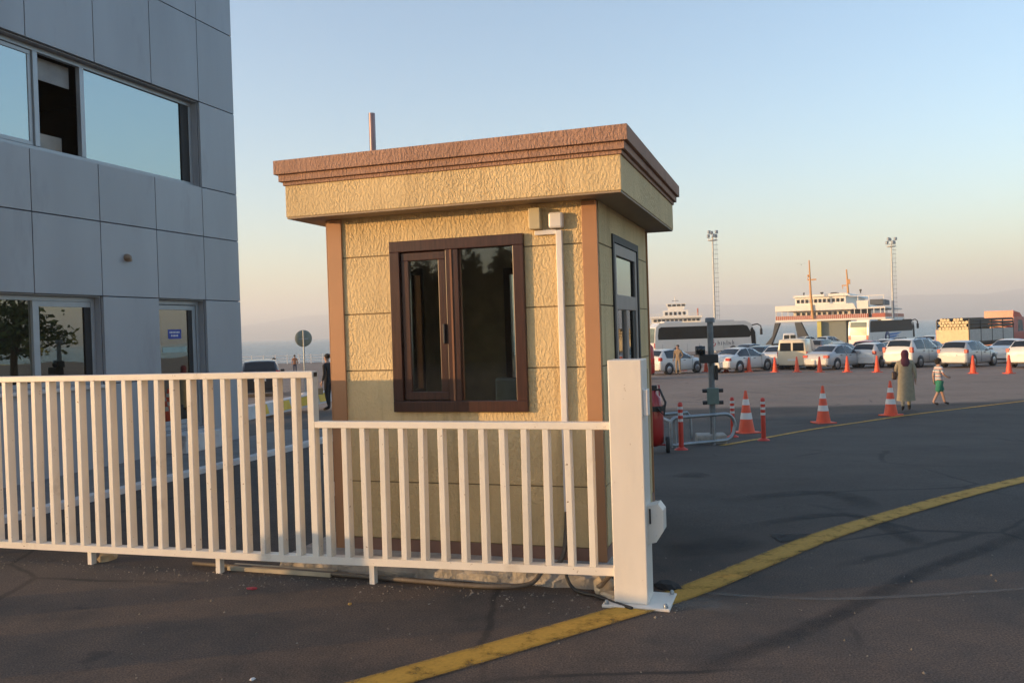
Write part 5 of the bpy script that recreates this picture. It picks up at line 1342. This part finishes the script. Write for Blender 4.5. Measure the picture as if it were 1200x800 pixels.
for (x, y0, y1, h, lb) in ((-6.6, 3.45, 4.02, .78, 'added long block out of view, casting a shadow band on the lane'), (-5.3, 4.80, 5.10, .72, 'added short block out of view, shading the fence foot')):  # unseen blocks, added and shaped to throw the foreground shadow bands
    t = tag(MB().prism([(y0, 0), (y1, 0), (y1 - .04, h), (y0 + .04, h)], x - .9, x, plane='yz').build('shadow_block', M['concrete']), lb, 'concrete block', 'added blocks out of view that shade the foreground')
hg = thing('treeline', 'added dark hedge growing behind the viewer', 'treeline', (-37, -21, 0), atan2(-15, 24))  # unseen foliage strip added so the kiosk glass mirrors a dark treeline
rh = random.Random(21); hm_ = MB(); 
for _ in range(22000):
    c_ = Vector((rh.uniform(0, 29), rh.gauss(0, .55), 0)); c_.z = rh.uniform(.1, 6.1 + .55 * sin(c_.x * 1.9) + .5 * sin(c_.x * 4.3 + 1) + .25 * sin(c_.x * 11)); u = Vector((rh.uniform(-1, 1), rh.uniform(-1, 1), rh.uniform(-1, 1))).normalized(); v = u.orthogonal().normalized(); s_ = rh.uniform(.09, .22)
    hm_.add([c_ - u * s_, c_ + v * s_ * .6, c_ + u * s_, c_ - v * s_ * .6], [(0, 1, 2, 3)])
hm_.build('foliage', leaf_mat('dimmed_leaves', (.014, .022, .010), (.035, .048, .018)), hg, fix=False)  # leaf colour darkened so sunlit flecks stay dim in the reflection
core = MB(); top_ = lambda x: 5.5 + .55 * sin(x * 1.9) + .5 * sin(x * 4.3 + 1) + .25 * sin(x * 11)
cx_ = [.35 * k_ for k_ in range(83)]
core.grid([[(x, -.45 + .12 * sin(3 * x), 0) for x in cx_], [(x, -.40 + .12 * sin(5 * x), 3) for x in cx_], [(x, -.2, top_(x)) for x in cx_], [(x, .2, top_(x)) for x in cx_], [(x, .42, 3) for x in cx_], [(x, .45, 0) for x in cx_]], 0, False)
core.build('dark_core', M['bark'], hg, fix=False)  # added core that keeps the mirrored foliage solid and dark
gv = MB(); rg_ = random.Random(31)
for _ in range(900):
    if rg_.random() < .6: q = kl(rg_.uniform(-5.5, .6), -.48 - abs(rg_.gauss(0, .16)), 0)
    else: q = Vector((rg_.uniform(-3.5, 3.6), rg_.uniform(2.7, 6.2), 0))
    r_ = rg_.choice((.004, .005, .006, .008, .011)) * rg_.uniform(.7, 1.2); z_ = gz(q.x, q.y)
    vs = [(q.x + r_ * rg_.uniform(.6, 1.3) * cos(a), q.y + r_ * rg_.uniform(.6, 1.3) * sin(a), z_ - .001) for a in (0, 1.57, 3.14, 4.71)] + [(q.x + rg_.uniform(-.3, .3) * r_, q.y, z_ + r_ * rg_.uniform(.5, 1.0))]
    gv.add(vs, [(0, 1, 4), (1, 2, 4), (2, 3, 4), (3, 0, 4)])
tag(gv.build('gravel', mat('loose_grit', (.17, .145, .115), .9, var=.5, vscale=3), fix=False), 'loose grit scattered along the fence foot', kind='stuff')
# ================================================================== LIGHT
SUN_AZ = R(79)      # left of and slightly behind the camera
EL = R(5.6)
sdir = Vector((-sin(SUN_AZ) * cos(EL), -cos(SUN_AZ) * cos(EL), sin(EL)))
sun = bpy.data.lights.new('sun', 'SUN'); sun.energy = 3.55; sun.angle = R(.53); sun.color = (1.0, .60, .27)
so = bpy.data.objects.new('sun', sun); COL.objects.link(so); so.rotation_euler = (-sdir).to_track_quat('-Z', 'Y').to_euler()
w = bpy.data.worlds.new('World'); S.world = w; w.use_nodes = True; nt = w.node_tree
sky = nt.nodes.new('ShaderNodeTexSky'); sky.sky_type = 'NISHITA'; sky.sun_disc = False; sky.sun_elevation = EL; sky.sun_rotation = atan2(sdir.x, sdir.y); sky.altitude = 10; sky.air_density = 1.0; sky.dust_density = 1.25; sky.ozone_density = 2.2
bgn = nt.nodes['Background']; bgn.inputs[1].default_value = .15; nt.links.new(sky.outputs[0], bgn.inputs[0])
S.render.engine = 'CYCLES'
S.view_settings.view_transform = 'Standard'; S.view_settings.look = 'None'; S.view_settings.exposure = 1.72; S.view_settings.gamma = 1; S.view_settings.use_curve_mapping = False
S.cycles.max_bounces = 8; S.cycles.transparent_max_bounces = 12; S.cycles.volume_bounces = 1
S.cycles.use_denoising = True
